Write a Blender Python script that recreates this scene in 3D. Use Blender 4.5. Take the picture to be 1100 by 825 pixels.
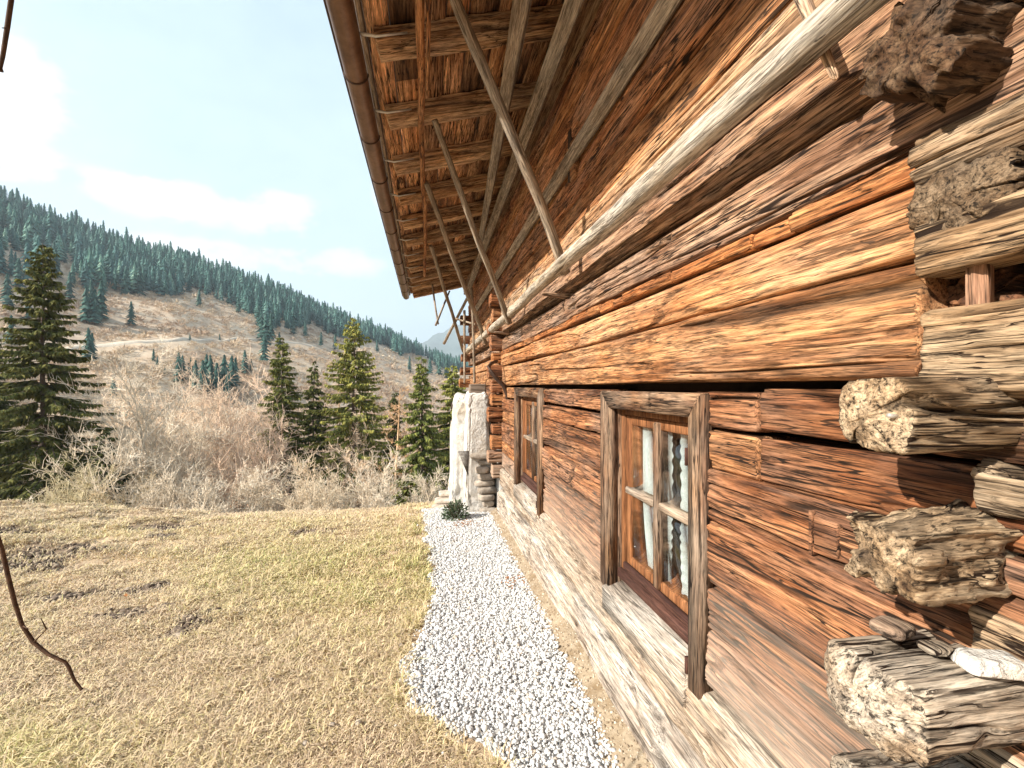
import bpy, math, random
import numpy as np
from mathutils import Vector, Matrix

for _o in list(bpy.data.objects):
    bpy.data.objects.remove(_o, do_unlink=True)
scene = bpy.context.scene
COL = scene.collection
R = math.radians
rng = np.random.default_rng(7)
random.seed(7)

# ------------------------------------------------------------------ camera
YAW = 10.43                     # the camera looks this far to the right of the wall's direction
CAMZ = 1.5
cam_d = bpy.data.cameras.new('camera')
cam_d.sensor_width = 36.0
cam_d.lens = 500.0 / 1100.0 * 36.0
cam_d.shift_y = 0.0023
cam_d.clip_start = 0.02
cam_d.clip_end = 20000
cam = bpy.data.objects.new('camera', cam_d)
COL.objects.link(cam)
cam.location = (0, 0, CAMZ)
cam.rotation_euler = (R(90), 0, R(-YAW))
scene.camera = cam

# ------------------------------------------------------------------ sky, sun, exposure
SUN_EL, SUN_AZ = 30.5, -108.0   # azimuth clockwise from +Y: from the lawn side, a little behind the camera
world = bpy.data.worlds.new('World')
scene.world = world
world.use_nodes = True
EXPOSURE = 1.55


class NT:
    def __init__(s, tree):
        s.t = tree
        s.t.nodes.clear()

    def n(s, typ, ins=None, **props):
        nd = s.t.nodes.new(typ)
        for k, v in props.items():
            setattr(nd, k, v)
        for k, v in (ins or {}).items():
            s.put(nd.inputs[k], v)
        return nd

    def put(s, sock, v):
        if isinstance(v, bpy.types.NodeSocket):
            s.t.links.new(v, sock)
        elif isinstance(v, bpy.types.Node):
            s.t.links.new(v.outputs[0], sock)
        else:
            sock.default_value = v

    def m(s, op, a, b=0.0, c=None, clamp=False):
        nd = s.n('ShaderNodeMath', {0: a, 1: b}, operation=op, use_clamp=clamp)
        if c is not None:
            s.put(nd.inputs[2], c)
        return nd.outputs[0]

    def mix(s, fac, a, b, mode='MIX'):
        nd = s.n('ShaderNodeMix', data_type='RGBA', blend_type=mode)
        s.put(nd.inputs[0], fac)
        s.put(nd.inputs[6], a)
        s.put(nd.inputs[7], b)
        return nd.outputs[2]

    def ramp(s, fac, stops, interp='LINEAR'):
        nd = s.n('ShaderNodeValToRGB', {0: fac})
        cr = nd.color_ramp
        cr.interpolation = interp
        while len(cr.elements) < len(stops):
            cr.elements.new(0.5)
        for e, (p, c) in zip(cr.elements, stops):
            e.position = p
            e.color = (c, c, c, 1) if isinstance(c, (int, float)) else (c[0], c[1], c[2], 1)
        return nd.outputs[0]

    def vmul(s, v, sc, off=None):
        nd = s.n('ShaderNodeVectorMath', {0: v, 1: sc}, operation='MULTIPLY')
        o = nd.outputs[0]
        if off is not None:
            o = s.n('ShaderNodeVectorMath', {0: o, 1: off}, operation='ADD').outputs[0]
        return o

    def noise(s, v, scale=1.0, detail=4.0, rough=0.55, dist=0.0):
        nd = s.n('ShaderNodeTexNoise', {'Vector': v, 'Scale': scale, 'Detail': detail,
                                        'Roughness': rough, 'Distortion': dist})
        return nd.outputs[0]


w = NT(world.node_tree)
sky = w.n('ShaderNodeTexSky', sky_type='NISHITA', sun_disc=False, sun_elevation=R(SUN_EL),
          sun_rotation=R(SUN_AZ), altitude=1200.0, air_density=1.0, dust_density=0.6, ozone_density=1.2)
tc = w.n('ShaderNodeTexCoord').outputs['Generated']
sep = w.n('ShaderNodeSeparateXYZ', {0: w.n('ShaderNodeVectorMath', {0: tc}, operation='NORMALIZE').outputs[0]})
az = w.m('ARCTAN2', sep.outputs[0], sep.outputs[1])
el = w.m('ARCSINE', sep.outputs[2])
cn = w.noise(w.vmul(tc, (1, 1, 1.8)), 5.0, 7, 0.58, 0.1)
cn2 = w.noise(w.vmul(tc, (1, 1, 1.8), (3.1, 1.7, 0.4)), 16.0, 5, 0.6, 0.0)
blob = None
for (a_, e_, wa, we) in ((-37.5, 23.5, 6.0, 5.0), (-26.5, 18.0, 8.5, 2.6), (-16.5, 18.2, 6.5, 3.2), (-12, 14.0, 9, 2.4), (-22, 13.5, 9, 1.8), (-37, 18.5, 5, 2.4),
                         (-3.5, 22, 3.2, 3.4), (-2, 27, 3, 3), (-60, 22, 14, 6), (-90, 28, 18, 7), (30, 24, 16, 6), (80, 20, 22, 6),
                         (150, 24, 30, 8), (-140, 30, 25, 8)):
    q = w.m('ADD', w.m('POWER', w.m('DIVIDE', w.m('SUBTRACT', az, R(a_)), R(wa)), 2.0),
            w.m('POWER', w.m('DIVIDE', w.m('SUBTRACT', el, R(e_)), R(we)), 2.0))
    b = w.m('SUBTRACT', 1.0, q, clamp=True)
    blob = b if blob is None else w.m('MAXIMUM', blob, b)
cl = w.m('ADD', blob, w.m('MULTIPLY', w.m('ADD', w.m('SUBTRACT', cn, 0.5), w.m('MULTIPLY', w.m('SUBTRACT', cn2, 0.5), 0.6)), 3.2))
cl = w.ramp(cl, [(0.22, 0.0), (0.50, 0.65), (0.95, 1.0)])
cl = w.m('MULTIPLY', cl, w.ramp(blob, [(0.0, 0.0), (0.65, 1.0)]))
# thin milky veil of high cloud, thicker towards the horizon
veil = w.m('ADD', w.ramp(el, [(0.0, 0.97), (0.2, 0.90), (0.55, 0.70), (1.0, 0.5)]), w.m('MULTIPLY', w.m('SUBTRACT', cn, 0.5), 0.5), clamp=True)
skyc = w.mix(veil, sky.outputs[0], (3.5, 4.45, 4.95, 1))
skyc = w.mix(cl, skyc, (5.0, 5.15, 5.25, 1))
bg = w.n('ShaderNodeBackground', {'Color': skyc, 'Strength': 0.085})
wo = w.n('ShaderNodeOutputWorld', {'Surface': bg.outputs[0]})

sun_d = bpy.data.lights.new('sun', 'SUN')
sun_d.energy = 4.3
sun_d.angle = R(0.6)
sun_d.color = (1.0, 0.93, 0.82)
sun = bpy.data.objects.new('sun', sun_d)
COL.objects.link(sun)
_sv = Vector((math.sin(R(SUN_AZ)) * math.cos(R(SUN_EL)), math.cos(R(SUN_AZ)) * math.cos(R(SUN_EL)), math.sin(R(SUN_EL))))
sun.rotation_euler = (-_sv).to_track_quat('-Z', 'Y').to_euler()
sun.location = (-30, -10, 40)

vs = scene.view_settings
vs.view_transform = 'Standard'
vs.look = 'None'
vs.exposure = EXPOSURE
vs.gamma = 1.0
vs.use_curve_mapping = False
scene.render.engine = 'CYCLES'
scene.cycles.max_bounces = 5
scene.cycles.diffuse_bounces = 3
scene.cycles.transparent_max_bounces = 12
scene.cycles.use_denoising = True
scene.cycles.use_adaptive_sampling = True
scene.cycles.adaptive_threshold = 0.025

# ------------------------------------------------------------------ helpers
CT, ST = math.cos(R(YAW)), math.sin(R(YAW))


def pt(u, v, D):
    """world point seen at photo pixel (u, v) at depth D"""
    xc = (u - 550) / 500.0 * D
    return Vector((xc * CT + D * ST, D * CT - xc * ST, CAMZ + (415 - v) / 500.0 * D))


def to_px(x, y, z):
    D = x * ST + y * CT
    xc = x * CT - y * ST
    return 550 + 500 * xc / D, 415 - 500 * (z - CAMZ) / D, D


def _h(ix, iy, iz, seed):
    h = (ix.astype(np.uint32) * np.uint32(374761393) + iy.astype(np.uint32) * np.uint32(668265263)
         + iz.astype(np.uint32) * np.uint32(2147483647 - 144) + np.uint32((seed * 974711 + 12345) & 0xffffffff))
    h = (h ^ (h >> np.uint32(13))) * np.uint32(1274126177)
    h = (h ^ (h >> np.uint32(16))) * np.uint32(2246822519)
    h = h ^ (h >> np.uint32(15))
    return h.astype(np.float64) / 2147483648.0 - 1.0


def vn(x, y, z=None, seed=0):
    """value noise, about -1..1"""
    x = np.asarray(x, float)
    y = np.asarray(y, float) + 0 * x
    x = x + 0 * y
    z = np.zeros_like(x) + (0.37 if z is None else z)
    fx, fy, fz = np.floor(x), np.floor(y), np.floor(z)
    ix, iy, iz = fx.astype(np.int64), fy.astype(np.int64), fz.astype(np.int64)
    x, y, z = x - fx, y - fy, z - fz
    x, y, z = [t * t * t * (t * (t * 6 - 15) + 10) for t in (x, y, z)]
    old = np.seterr(over='ignore')
    c = {}
    for a in (0, 1):
        for b in (0, 1):
            for d in (0, 1):
                c[a, b, d] = _h((ix + a) & 0xffffffff, (iy + b) & 0xffffffff, (iz + d) & 0xffffffff, seed)
    np.seterr(**old)

    def lp(p, q, t):
        return p + (q - p) * t
    return lp(lp(lp(c[0, 0, 0], c[1, 0, 0], x), lp(c[0, 1, 0], c[1, 1, 0], x), y),
              lp(lp(c[0, 0, 1], c[1, 0, 1], x), lp(c[0, 1, 1], c[1, 1, 1], x), y), z)


def fbm(x, y, z=None, seed=0, o=4, g=0.5):
    s, a, f = 0, 1.0, 1.0
    for i in range(o):
        s = s + a * vn(np.asarray(x) * f, np.asarray(y) * f, None if z is None else np.asarray(z) * f, seed + i * 17)
        a *= g
        f *= 2.03
    return s


def sstep(a, b, x):
    t = np.clip((np.asarray(x, float) - a) / (b - a), 0, 1)
    return t * t * (3 - 2 * t)


def mesh_of(name, V, quads=None, tris=None, mat=None, smooth=True, attrs=None):
    me = bpy.data.meshes.new(name)
    V = np.ascontiguousarray(V, dtype=np.float32)
    me.vertices.add(len(V))
    me.vertices.foreach_set('co', V.ravel())
    idx, st, n0 = [], [], 0
    for F, k in ((quads, 4), (tris, 3)):
        if F is None or len(F) == 0:
            continue
        F = np.asarray(F, dtype=np.int32)
        idx.append(F.ravel())
        st.append(n0 + np.arange(len(F)) * k)
        n0 += F.size
    idx, st = np.concatenate(idx), np.concatenate(st)
    me.loops.add(len(idx))
    me.loops.foreach_set('vertex_index', idx.astype(np.int32))
    me.polygons.add(len(st))
    me.polygons.foreach_set('loop_start', st.astype(np.int32))
    me.update(calc_edges=True)
    me.validate()
    if smooth and len(me.polygons) == len(st):
        me.polygons.foreach_set('use_smooth', np.ones(len(st), dtype=bool))
    for k, a in (attrs or {}).items():
        at = me.attributes.new(k, 'FLOAT', 'POINT')
        at.data.foreach_set('value', np.ascontiguousarray(a, dtype=np.float32))
    if mat:
        me.materials.append(mat)
    return me


def link(name, me, parent=None, loc=None, rot=None, color=None):
    o = bpy.data.objects.new(name, me)
    COL.objects.link(o)
    if parent is not None:
        o.parent = parent
    if loc is not None:
        o.location = loc
    if rot is not None:
        if len(rot) == 4:
            o.rotation_mode = 'QUATERNION'
            o.rotation_quaternion = rot
        else:
            o.rotation_euler = rot
    if color is not None:
        o.color = (color[0], color[1], color[2], 1)
    return o


def tag(o, label=None, cat=None, group=None, kind=None):
    if label:
        o['label'] = label
    if cat:
        o['category'] = cat
    if group:
        o['group'] = group
    if kind:
        o['kind'] = kind
    return o


def empty(name, loc, rz=0):
    o = bpy.data.objects.new(name, None)
    o.empty_display_size = 0.2
    COL.objects.link(o)
    o.location = loc
    o.rotation_euler = (0, 0, rz)
    return o


def grid_quads(n, m, closed=False):
    """n rings of m points each"""
    i = np.arange(n - 1)[:, None]
    j = np.arange(m if closed else m - 1)[None, :]
    j2 = (j + 1) % m
    return np.stack([i * m + j + 0 * j2, i * m + j2, (i + 1) * m + j2, (i + 1) * m + j], -1).reshape(-1, 4)


class MB:
    """collects simple solids into one mesh"""

    def __init__(s):
        s.V, s.Q, s.T, s.n = [], [], [], 0

    def add(s, V, Q=None, T=None):
        V = np.asarray(V, float)
        s.V.append(V)
        if Q is not None and len(Q):
            s.Q.append(np.asarray(Q) + s.n)
        if T is not None and len(T):
            s.T.append(np.asarray(T) + s.n)
        s.n += len(V)

    def box(s, x0, x1, y0, y1, z0, z1, bev=0.0):
        """a box with chamfered edges"""
        b = min(bev, abs(x1 - x0) / 2.2, abs(y1 - y0) / 2.2, abs(z1 - z0) / 2.2)
        if b <= 0:
            V = [(x, y, z) for x in (x0, x1) for y in (y0, y1) for z in (z0, z1)]
            Q = [(0, 1, 3, 2), (4, 6, 7, 5), (0, 4, 5, 1), (2, 3, 7, 6), (0, 2, 6, 4), (1, 5, 7, 3)]
            s.add(V, Q)
            return
        V, ix = [], {}
        lim = ((x0, x1), (y0, y1), (z0, z1))
        sg = (-1, 1)
        for a in (0, 1):
            for c in (0, 1):
                for d in (0, 1):
                    for ax in range(3):
                        p = []
                        for k, t in enumerate((a, c, d)):
                            p.append(lim[k][t] - (0 if k == ax else sg[t] * b))
                        ix[a, c, d, ax] = len(V)
                        V.append(p)
        Q, T = [], []
        for ax in range(3):
            o1, o2 = [k for k in range(3) if k != ax]
            for t in (0, 1):
                q = []
                for (p1, p2) in ((0, 0), (1, 0), (1, 1), (0, 1)):
                    k = [0, 0, 0]
                    k[ax], k[o1], k[o2] = t, p1, p2
                    q.append(ix[k[0], k[1], k[2], ax])
                Q.append(q)
            for p1 in (0, 1):
                for p2 in (0, 1):
                    e = []
                    for t, fa in ((0, o1), (1, o1), (1, o2), (0, o2)):
                        k = [0, 0, 0]
                        k[ax], k[o1], k[o2] = t, p1, p2
                        e.append(ix[k[0], k[1], k[2], fa])
                    Q.append(e)
        for a in (0, 1):
            for c in (0, 1):
                for d in (0, 1):
                    T.append([ix[a, c, d, k] for k in range(3)])
        s.add(V, Q, T)

    def tube(s, pts, rads, n=8):
        pts = [Vector(p) for p in pts]
        rings = []
        up = Vector((0.123, 0.217, 0.97))
        for i, p in enumerate(pts):
            d = (pts[min(i + 1, len(pts) - 1)] - pts[max(i - 1, 0)]).normalized()
            a = d.cross(up)
            if a.length < 1e-3:
                a = d.cross(Vector((1, 0, 0)))
            a.normalize()
            b = d.cross(a)
            r = rads[i] if hasattr(rads, '__len__') else rads
            for k in range(n):
                t = 2 * math.pi * k / n
                rings.append(p + a * (r * math.cos(t)) + b * (r * math.sin(t)))
        m = len(pts)
        Q = list(grid_quads(m, n, True))
        T = []
        rings.append(pts[0])
        rings.append(pts[-1])
        for k in range(n):
            T.append((m * n, (k + 1) % n, k))
            T.append((m * n + 1, (m - 1) * n + k, (m - 1) * n + (k + 1) % n))
        s.add([tuple(v) for v in rings], Q, T)

    def mesh(s, name, mat, smooth=False):
        me = mesh_of(name, np.concatenate(s.V), np.concatenate(s.Q) if s.Q else None,
                     np.concatenate(s.T) if s.T else None, mat, False)
        # winding of the hand-made solids is settled here
        import bmesh
        bm = bmesh.new()
        bm.from_mesh(me)
        bmesh.ops.recalc_face_normals(bm, faces=bm.faces)
        bm.to_mesh(me)
        bm.free()
        if smooth:
            me.polygons.foreach_set('use_smooth', np.ones(len(me.polygons), dtype=bool))
        return me

    def build(s, name, mat, parent=None, smooth=False, **kw):
        return link(name, s.mesh(name, mat, smooth), parent, **kw)


# ------------------------------------------------------------------ materials
MATS = {}


def new_mat(name):
    m = bpy.data.materials.new(name)
    m.use_nodes = True
    MATS[name] = m
    return m, NT(m.node_tree)


def finish(t, col, rough=0.8, bump=None, bs=0.5, bd=0.01, spec=0.25, metal=0.0, **extra):
    p = t.n('ShaderNodeBsdfPrincipled', {'Base Color': col, 'Roughness': rough, 'Metallic': metal,
                                         'Specular IOR Level': spec})
    for k, v in extra.items():
        t.put(p.inputs[k.replace('_', ' ')], v)
    if bump is not None:
        b = t.n('ShaderNodeBump', {'Height': bump, 'Strength': bs, 'Distance': bd})
        t.put(p.inputs['Normal'], b.outputs[0])
    t.n('ShaderNodeOutputMaterial', {'Surface': p.outputs[0]})
    return p


def wood(name, dark, mid, light, grey, grey_amt, stain=0.5, bump=0.6, bd=0.006, fine=1.0, specks=0.0, pale_low=None):
    """weathered timber, grain along local Y; tinted by the object's colour"""
    m, t = new_mat(name)
    tcn = t.n('ShaderNodeTexCoord').outputs['Object']
    oi = t.n('ShaderNodeObjectInfo')
    off = t.n('ShaderNodeCombineXYZ', {0: t.m('MULTIPLY', oi.outputs['Random'], 37.0), 1: t.m('MULTIPLY', oi.outputs['Random'], 91.0), 2: t.m('MULTIPLY', oi.outputs['Random'], 17.0)}).outputs[0]
    P = t.n('ShaderNodeVectorMath', {0: tcn, 1: off}, operation='ADD').outputs[0]
    wq = t.n('ShaderNodeTexNoise', {'Vector': t.vmul(P, (3.0, 1.6, 3.0)), 'Scale': 1.0, 'Detail': 3.0}).outputs[1]
    wv = t.n('ShaderNodeVectorMath', {0: wq, 1: (0.5, 0.5, 0.5)}, operation='SUBTRACT').outputs[0]
    P = t.n('ShaderNodeVectorMath', {0: P, 1: t.vmul(wv, (0.022, 0.0, 0.022))}, operation='ADD').outputs[0]
    broad = t.noise(t.vmul(P, (4.0, 1.6, 4.0)), 1.0, 5, 0.6, 0.4)
    band = t.noise(t.vmul(P, (26.0 * fine, 1.7, 26.0 * fine)), 1.0, 7, 0.66, 0.35)
    grain = t.noise(t.vmul(P, (125.0 * fine, 5.5, 125.0 * fine)), 1.0, 4, 0.7, 0.2)
    hair = t.noise(t.vmul(P, (300.0 * fine, 18.0, 300.0 * fine)), 1.0, 3, 0.65, 0.0)
    c = t.ramp(band, [(0.30, dark), (0.45, mid), (0.62, light)])
    g = t.m('MULTIPLY', t.ramp(broad, [(0.42, 0.0), (0.66, 1.0)]), grey_amt)
    c = t.mix(g, c, t.mix(band, [x * 0.6 for x in grey] + [1], list(grey) + [1]))
    ln = t.ramp(grain, [(0.37, max(0.10, 1.0 - stain * 1.3)), (0.46, 0.82), (0.55, 1.08), (0.70, 1.35)])
    c = t.mix(1.0, c, ln, 'MULTIPLY')
    c = t.mix(1.0, c, t.ramp(hair, [(0.36, 0.60), (0.52, 1.05), (0.65, 1.2)]), 'MULTIPLY')
    # long dark weather streaks and water stains
    st = t.noise(t.vmul(P, (9.0, 1.3, 9.0), (5, 3, 1)), 1.0, 6, 0.7, 0.6)
    c = t.mix(t.m('MULTIPLY', t.ramp(st, [(0.50, 0.0), (0.66, 1.0)]), t.m('MULTIPLY', stain * 1.2, t.m('FRACT', t.m('MULTIPLY', oi.outputs['Random'], 7.3)))), c, [x * 0.6 for x in dark] + [1])
    # drying cracks: thin lines that open and close along the grain
    crk = None
    for (sx_, sy_, wd_, lo_, off_) in ((15.0, 0.75, 0.014, 0.47, (3, 1, 8)), (36.0, 1.7, 0.022, 0.49, (6, 4, 2)), (80.0, 3.6, 0.028, 0.52, (1, 9, 5))):
        nz = t.noise(t.vmul(P, (sx_ * fine, sy_, sx_ * fine), off_), 1.0, 2, 0.5, 0.0)
        mk = t.ramp(t.noise(t.vmul(P, (sx_ * 0.45, sy_ * 1.1, sx_ * 0.45), off_[::-1]), 1.0, 2, 0.5, 0.0), [(lo_ - 0.05, 0.0), (lo_ + 0.08, 1.0)])
        q = t.m('SUBTRACT', 1.0, t.m('DIVIDE', t.m('ABSOLUTE', t.m('SUBTRACT', nz, 0.5)), wd_), clamp=True)
        q = t.m('MULTIPLY', t.ramp(q, [(0.0, 0.0), (0.55, 1.0)]), mk)
        crk = q if crk is None else t.m('MAXIMUM', crk, q)
    crk = t.m('MULTIPLY', crk, t.m('SUBTRACT', 1.0, t.m('MULTIPLY', t.n('ShaderNodeAttribute', attribute_name='endf').outputs['Fac'], 0.8)))
    c = t.mix(t.m('MULTIPLY', crk, t.m('MULTIPLY', min(1.0, stain * 1.4), t.m('ADD', 0.72, t.m('MULTIPLY', oi.outputs['Random'], 0.5)))), c, (0.018, 0.010, 0.006, 1))
    # knots: dark ovals with a ring around them
    vk = t.n('ShaderNodeTexVoronoi', {'Vector': t.vmul(P, (7.0, 2.3, 7.0), (2, 5, 3)), 'Scale': 1.0, 'Randomness': 1.0})
    kd = t.m('ADD', vk.outputs['Distance'], t.m('MULTIPLY', t.m('SUBTRACT', band, 0.5), 0.09))
    c = t.mix(t.m('MULTIPLY', t.ramp(kd, [(0.055, 1.0), (0.075, 0.25), (0.10, 0.6), (0.15, 0.0)]), stain), c, [x * 0.5 for x in dark] + [1])
    if specks:
        sp = t.noise(t.vmul(P, (75.0, 22.0, 75.0), (1, 7, 2)), 1.0, 2, 0.5, 0.0)
        c = t.mix(t.m('MULTIPLY', t.ramp(sp, [(0.70, 0.0), (0.76, 1.0)]), specks), c, (0.02, 0.014, 0.01, 1))
    if pale_low is not None:      # splash-bleached wood near the ground
        zc = t.n('ShaderNodeSeparateXYZ', {0: tcn}).outputs[2]
        hgt = t.m('ADD', zc, t.m('MULTIPLY', t.m('SUBTRACT', broad, 0.5), 0.5))
        f = t.n('ShaderNodeMapRange', {0: hgt, 1: pale_low[0], 2: pale_low[1], 3: 1.0, 4: 0.0}).outputs[0]
        c = t.mix(t.m('MULTIPLY', f, pale_low[2]), c, t.mix(t.m('MULTIPLY', t.m('ADD', band, grain), 0.5), (0.30, 0.23, 0.17, 1), (0.60, 0.53, 0.45, 1)))
    c = t.mix(1.0, c, oi.outputs['Color'], 'MULTIPLY')
    bd_ = t.m('ADD', 1.0, t.n('ShaderNodeAttribute', attribute_name='board').outputs['Fac'])
    c = t.mix(1.0, c, t.n('ShaderNodeCombineXYZ', {0: bd_, 1: bd_, 2: bd_}).outputs[0], 'MULTIPLY')
    at = t.n('ShaderNodeAttribute', attribute_name='crack')
    c = t.mix(t.m('MULTIPLY', at.outputs['Fac'], 0.75), c, (0.022, 0.014, 0.009, 1))
    bm = t.m('ADD', t.m('MULTIPLY', band, 0.5), t.m('ADD', t.m('MULTIPLY', grain, 0.45), t.m('MULTIPLY', hair, 0.15)))
    bm = t.m('SUBTRACT', bm, t.m('MULTIPLY', crk, 0.55))
    finish(t, c, 0.82, bm, bump, bd, 0.2)
    return m


W_ORANGE = wood('weathered_orange_wood', (0.100, 0.035, 0.014), (0.315, 0.124, 0.045), (0.53, 0.26, 0.112), (0.44, 0.30, 0.19), 0.4, 0.62, specks=0.8)
W_BROWN = wood('weathered_brown_wood', (0.045, 0.016, 0.008), (0.215, 0.080, 0.032), (0.42, 0.19, 0.085), (0.37, 0.25, 0.18), 0.5, 0.70, pale_low=(0.45, 0.92, 0.6))
W_GREYB = wood('grey_brown_wood', (0.075, 0.038, 0.022), (0.29, 0.165, 0.095), (0.50, 0.335, 0.21), (0.40, 0.33, 0.27), 0.7, 0.70)
W_PALE = wood('bleached_sill_wood', (0.20, 0.135, 0.09), (0.42, 0.335, 0.26), (0.58, 0.505, 0.425), (0.55, 0.51, 0.46), 0.7, 0.42, 0.5, specks=0.35)
W_SILVER = wood('silvered_log_end_wood', (0.075, 0.045, 0.026), (0.30, 0.215, 0.14), (0.54, 0.44, 0.33), (0.48, 0.44, 0.38), 0.7, 0.72, 0.9, 0.008)
W_ROOF = wood('dark_roof_board_wood', (0.075, 0.028, 0.012), (0.27, 0.115, 0.046), (0.52, 0.275, 0.13), (0.40, 0.28, 0.19), 0.35, 0.62)
W_RAFT = wood('rafter_wood', (0.10, 0.045, 0.02), (0.30, 0.155, 0.072), (0.54, 0.335, 0.18), (0.42, 0.32, 0.23), 0.5, 0.55)
W_POLE = wood('grey_pole_wood', (0.12, 0.085, 0.06), (0.33, 0.255, 0.19), (0.52, 0.43, 0.34), (0.46, 0.42, 0.37), 0.7, 0.35, specks=0.3)
W_WHITE = wood('white_barked_pole_wood', (0.24, 0.17, 0.105), (0.58, 0.50, 0.40), (0.80, 0.76, 0.70), (0.78, 0.76, 0.72), 0.8, 0.35, 0.5, specks=0.9)
W_CASE = wood('window_casing_wood', (0.05, 0.022, 0.012), (0.21, 0.090, 0.040), (0.40, 0.235, 0.13), (0.44, 0.36, 0.28), 0.65, 0.7)
W_SASH = wood('varnished_sash_wood', (0.10, 0.036, 0.014), (0.215, 0.082, 0.030), (0.33, 0.145, 0.06), (0.25, 0.14, 0.08), 0.15, 0.3, 0.25)
W_DARKRED = wood('dark_red_painted_wood', (0.030, 0.012, 0.009), (0.062, 0.026, 0.019), (0.11, 0.05, 0.035), (0.12, 0.06, 0.05), 0.3, 0.3, 0.25)


def simple(name, c1, c2, scale, rough=0.85, bs=0.4, bd=0.02, coord='Object', detail=6, spec=0.2, metal=0.0, c3=None, tint=False):
    m, t = new_mat(name)
    P = t.n('ShaderNodeTexCoord').outputs[coord]
    a = t.noise(P, scale, detail, 0.62, 0.3)
    b = t.noise(P, scale * 5.3, 4, 0.6)
    f = t.m('ADD', t.m('MULTIPLY', a, 0.7), t.m('MULTIPLY', b, 0.3))
    c = t.ramp(f, [(0.33, c1), (0.66, c2)])
    if c3:
        c = t.mix(t.ramp(t.noise(P, scale * 0.35, 5, 0.6), [(0.5, 0.0), (0.62, 1.0)]), c, list(c3) + [1])
    if tint:
        c = t.mix(1.0, c, t.n('ShaderNodeObjectInfo').outputs['Color'], 'MULTIPLY')
    finish(t, c, rough, f, bs, bd, spec, metal)
    return m


M_GUTTER = simple('brown_gutter_metal', (0.10, 0.052, 0.030), (0.22, 0.125, 0.075), 7.0, 0.38, 0.1, 0.003, spec=0.5, metal=0.55)
M_ZINC = simple('zinc_strap_metal', (0.40, 0.37, 0.33), (0.62, 0.58, 0.53), 20.0, 0.45, 0.1, 0.002, spec=0.5, metal=0.4)
M_IRON = simple('rusty_iron', (0.03, 0.018, 0.013), (0.075, 0.042, 0.03), 30.0, 0.6, 0.3, 0.002, spec=0.4, metal=0.4)
M_SHINGLE = simple('grey_roof_shingles', (0.10, 0.085, 0.07), (0.22, 0.19, 0.16), 9.0)
M_PLASTER = simple('whitewashed_plaster', (0.40, 0.37, 0.33), (0.70, 0.68, 0.645), 9.0, 0.9, 1.0, 0.04, c3=(0.46, 0.40, 0.33))
M_STONE = simple('pale_rubble_stone', (0.24, 0.19, 0.15), (0.52, 0.46, 0.39), 9.0, 0.9, 0.6, 0.02, tint=True)
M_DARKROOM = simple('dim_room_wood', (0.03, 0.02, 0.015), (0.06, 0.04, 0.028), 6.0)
M_TWIG = simple('dark_twig_bark', (0.035, 0.018, 0.010), (0.11, 0.058, 0.032), 60.0, 0.8, 0.4, 0.002)
M_BARK = simple('spruce_bark', (0.06, 0.042, 0.03), (0.17, 0.125, 0.095), 8.0)
M_LEAFD = simple('dry_fallen_leaf', (0.28, 0.10, 0.03), (0.45, 0.20, 0.07), 30.0)


def attr_mat(name, stops, rough=0.85, tint=True, trans=0.0, attr='tint', spec=0.15):
    m, t = new_mat(name)
    a = t.n('ShaderNodeAttribute', attribute_name=attr).outputs['Fac']
    c = t.ramp(a, stops)
    if tint:
        c = t.mix(1.0, c, t.n('ShaderNodeObjectInfo').outputs['Color'], 'MULTIPLY')
    p = finish(t, c, rough, spec=spec)
    if trans:
        tr = t.n('ShaderNodeBsdfTranslucent', {'Color': c})
        mx = t.n('ShaderNodeMixShader', {0: trans, 1: p.outputs[0], 2: tr.outputs[0]})
        out = [n for n in t.t.nodes if n.type == 'OUTPUT_MATERIAL'][0]
        t.t.links.new(mx.outputs[0], out.inputs[0])
    return m


M_NEEDLE = attr_mat('spruce_needles', [(0.0, (0.030, 0.042, 0.016)), (0.5, (0.088, 0.100, 0.034)), (1.0, (0.21, 0.195, 0.065))], trans=0.12)
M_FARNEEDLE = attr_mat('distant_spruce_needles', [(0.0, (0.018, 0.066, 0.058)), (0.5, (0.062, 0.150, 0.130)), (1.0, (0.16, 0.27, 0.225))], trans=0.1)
M_BARE = attr_mat('bare_branch_bark', [(0.0, (0.20, 0.155, 0.11)), (0.5, (0.47, 0.39, 0.295)), (1.0, (0.66, 0.58, 0.47))])
M_SCRUB = attr_mat('dry_hillside_scrub', [(0.0, (0.34, 0.225, 0.15)), (0.4, (0.50, 0.375, 0.265)), (0.75, (0.58, 0.455, 0.31)), (1.0, (0.54, 0.50, 0.43))], tint=False)
M_GRASS = attr_mat('dry_lawn_blades', [(0.0, (0.38, 0.275, 0.19)), (0.3, (0.66, 0.52, 0.37)), (0.6, (0.74, 0.61, 0.37)), (0.85, (0.62, 0.55, 0.26)), (1.0, (0.34, 0.36, 0.13))], tint=False, trans=0.2)
M_GRAVEL = attr_mat('crushed_white_gravel', [(0.0, (0.42, 0.415, 0.41)), (0.4, (0.58, 0.575, 0.565)), (0.9, (0.72, 0.715, 0.705)), (1.0, (0.46, 0.39, 0.32))], tint=False)
M_SHRUB = attr_mat('small_shrub_leaves', [(0.0, (0.035, 0.06, 0.03)), (1.0, (0.16, 0.20, 0.12))], trans=0.15)

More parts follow.
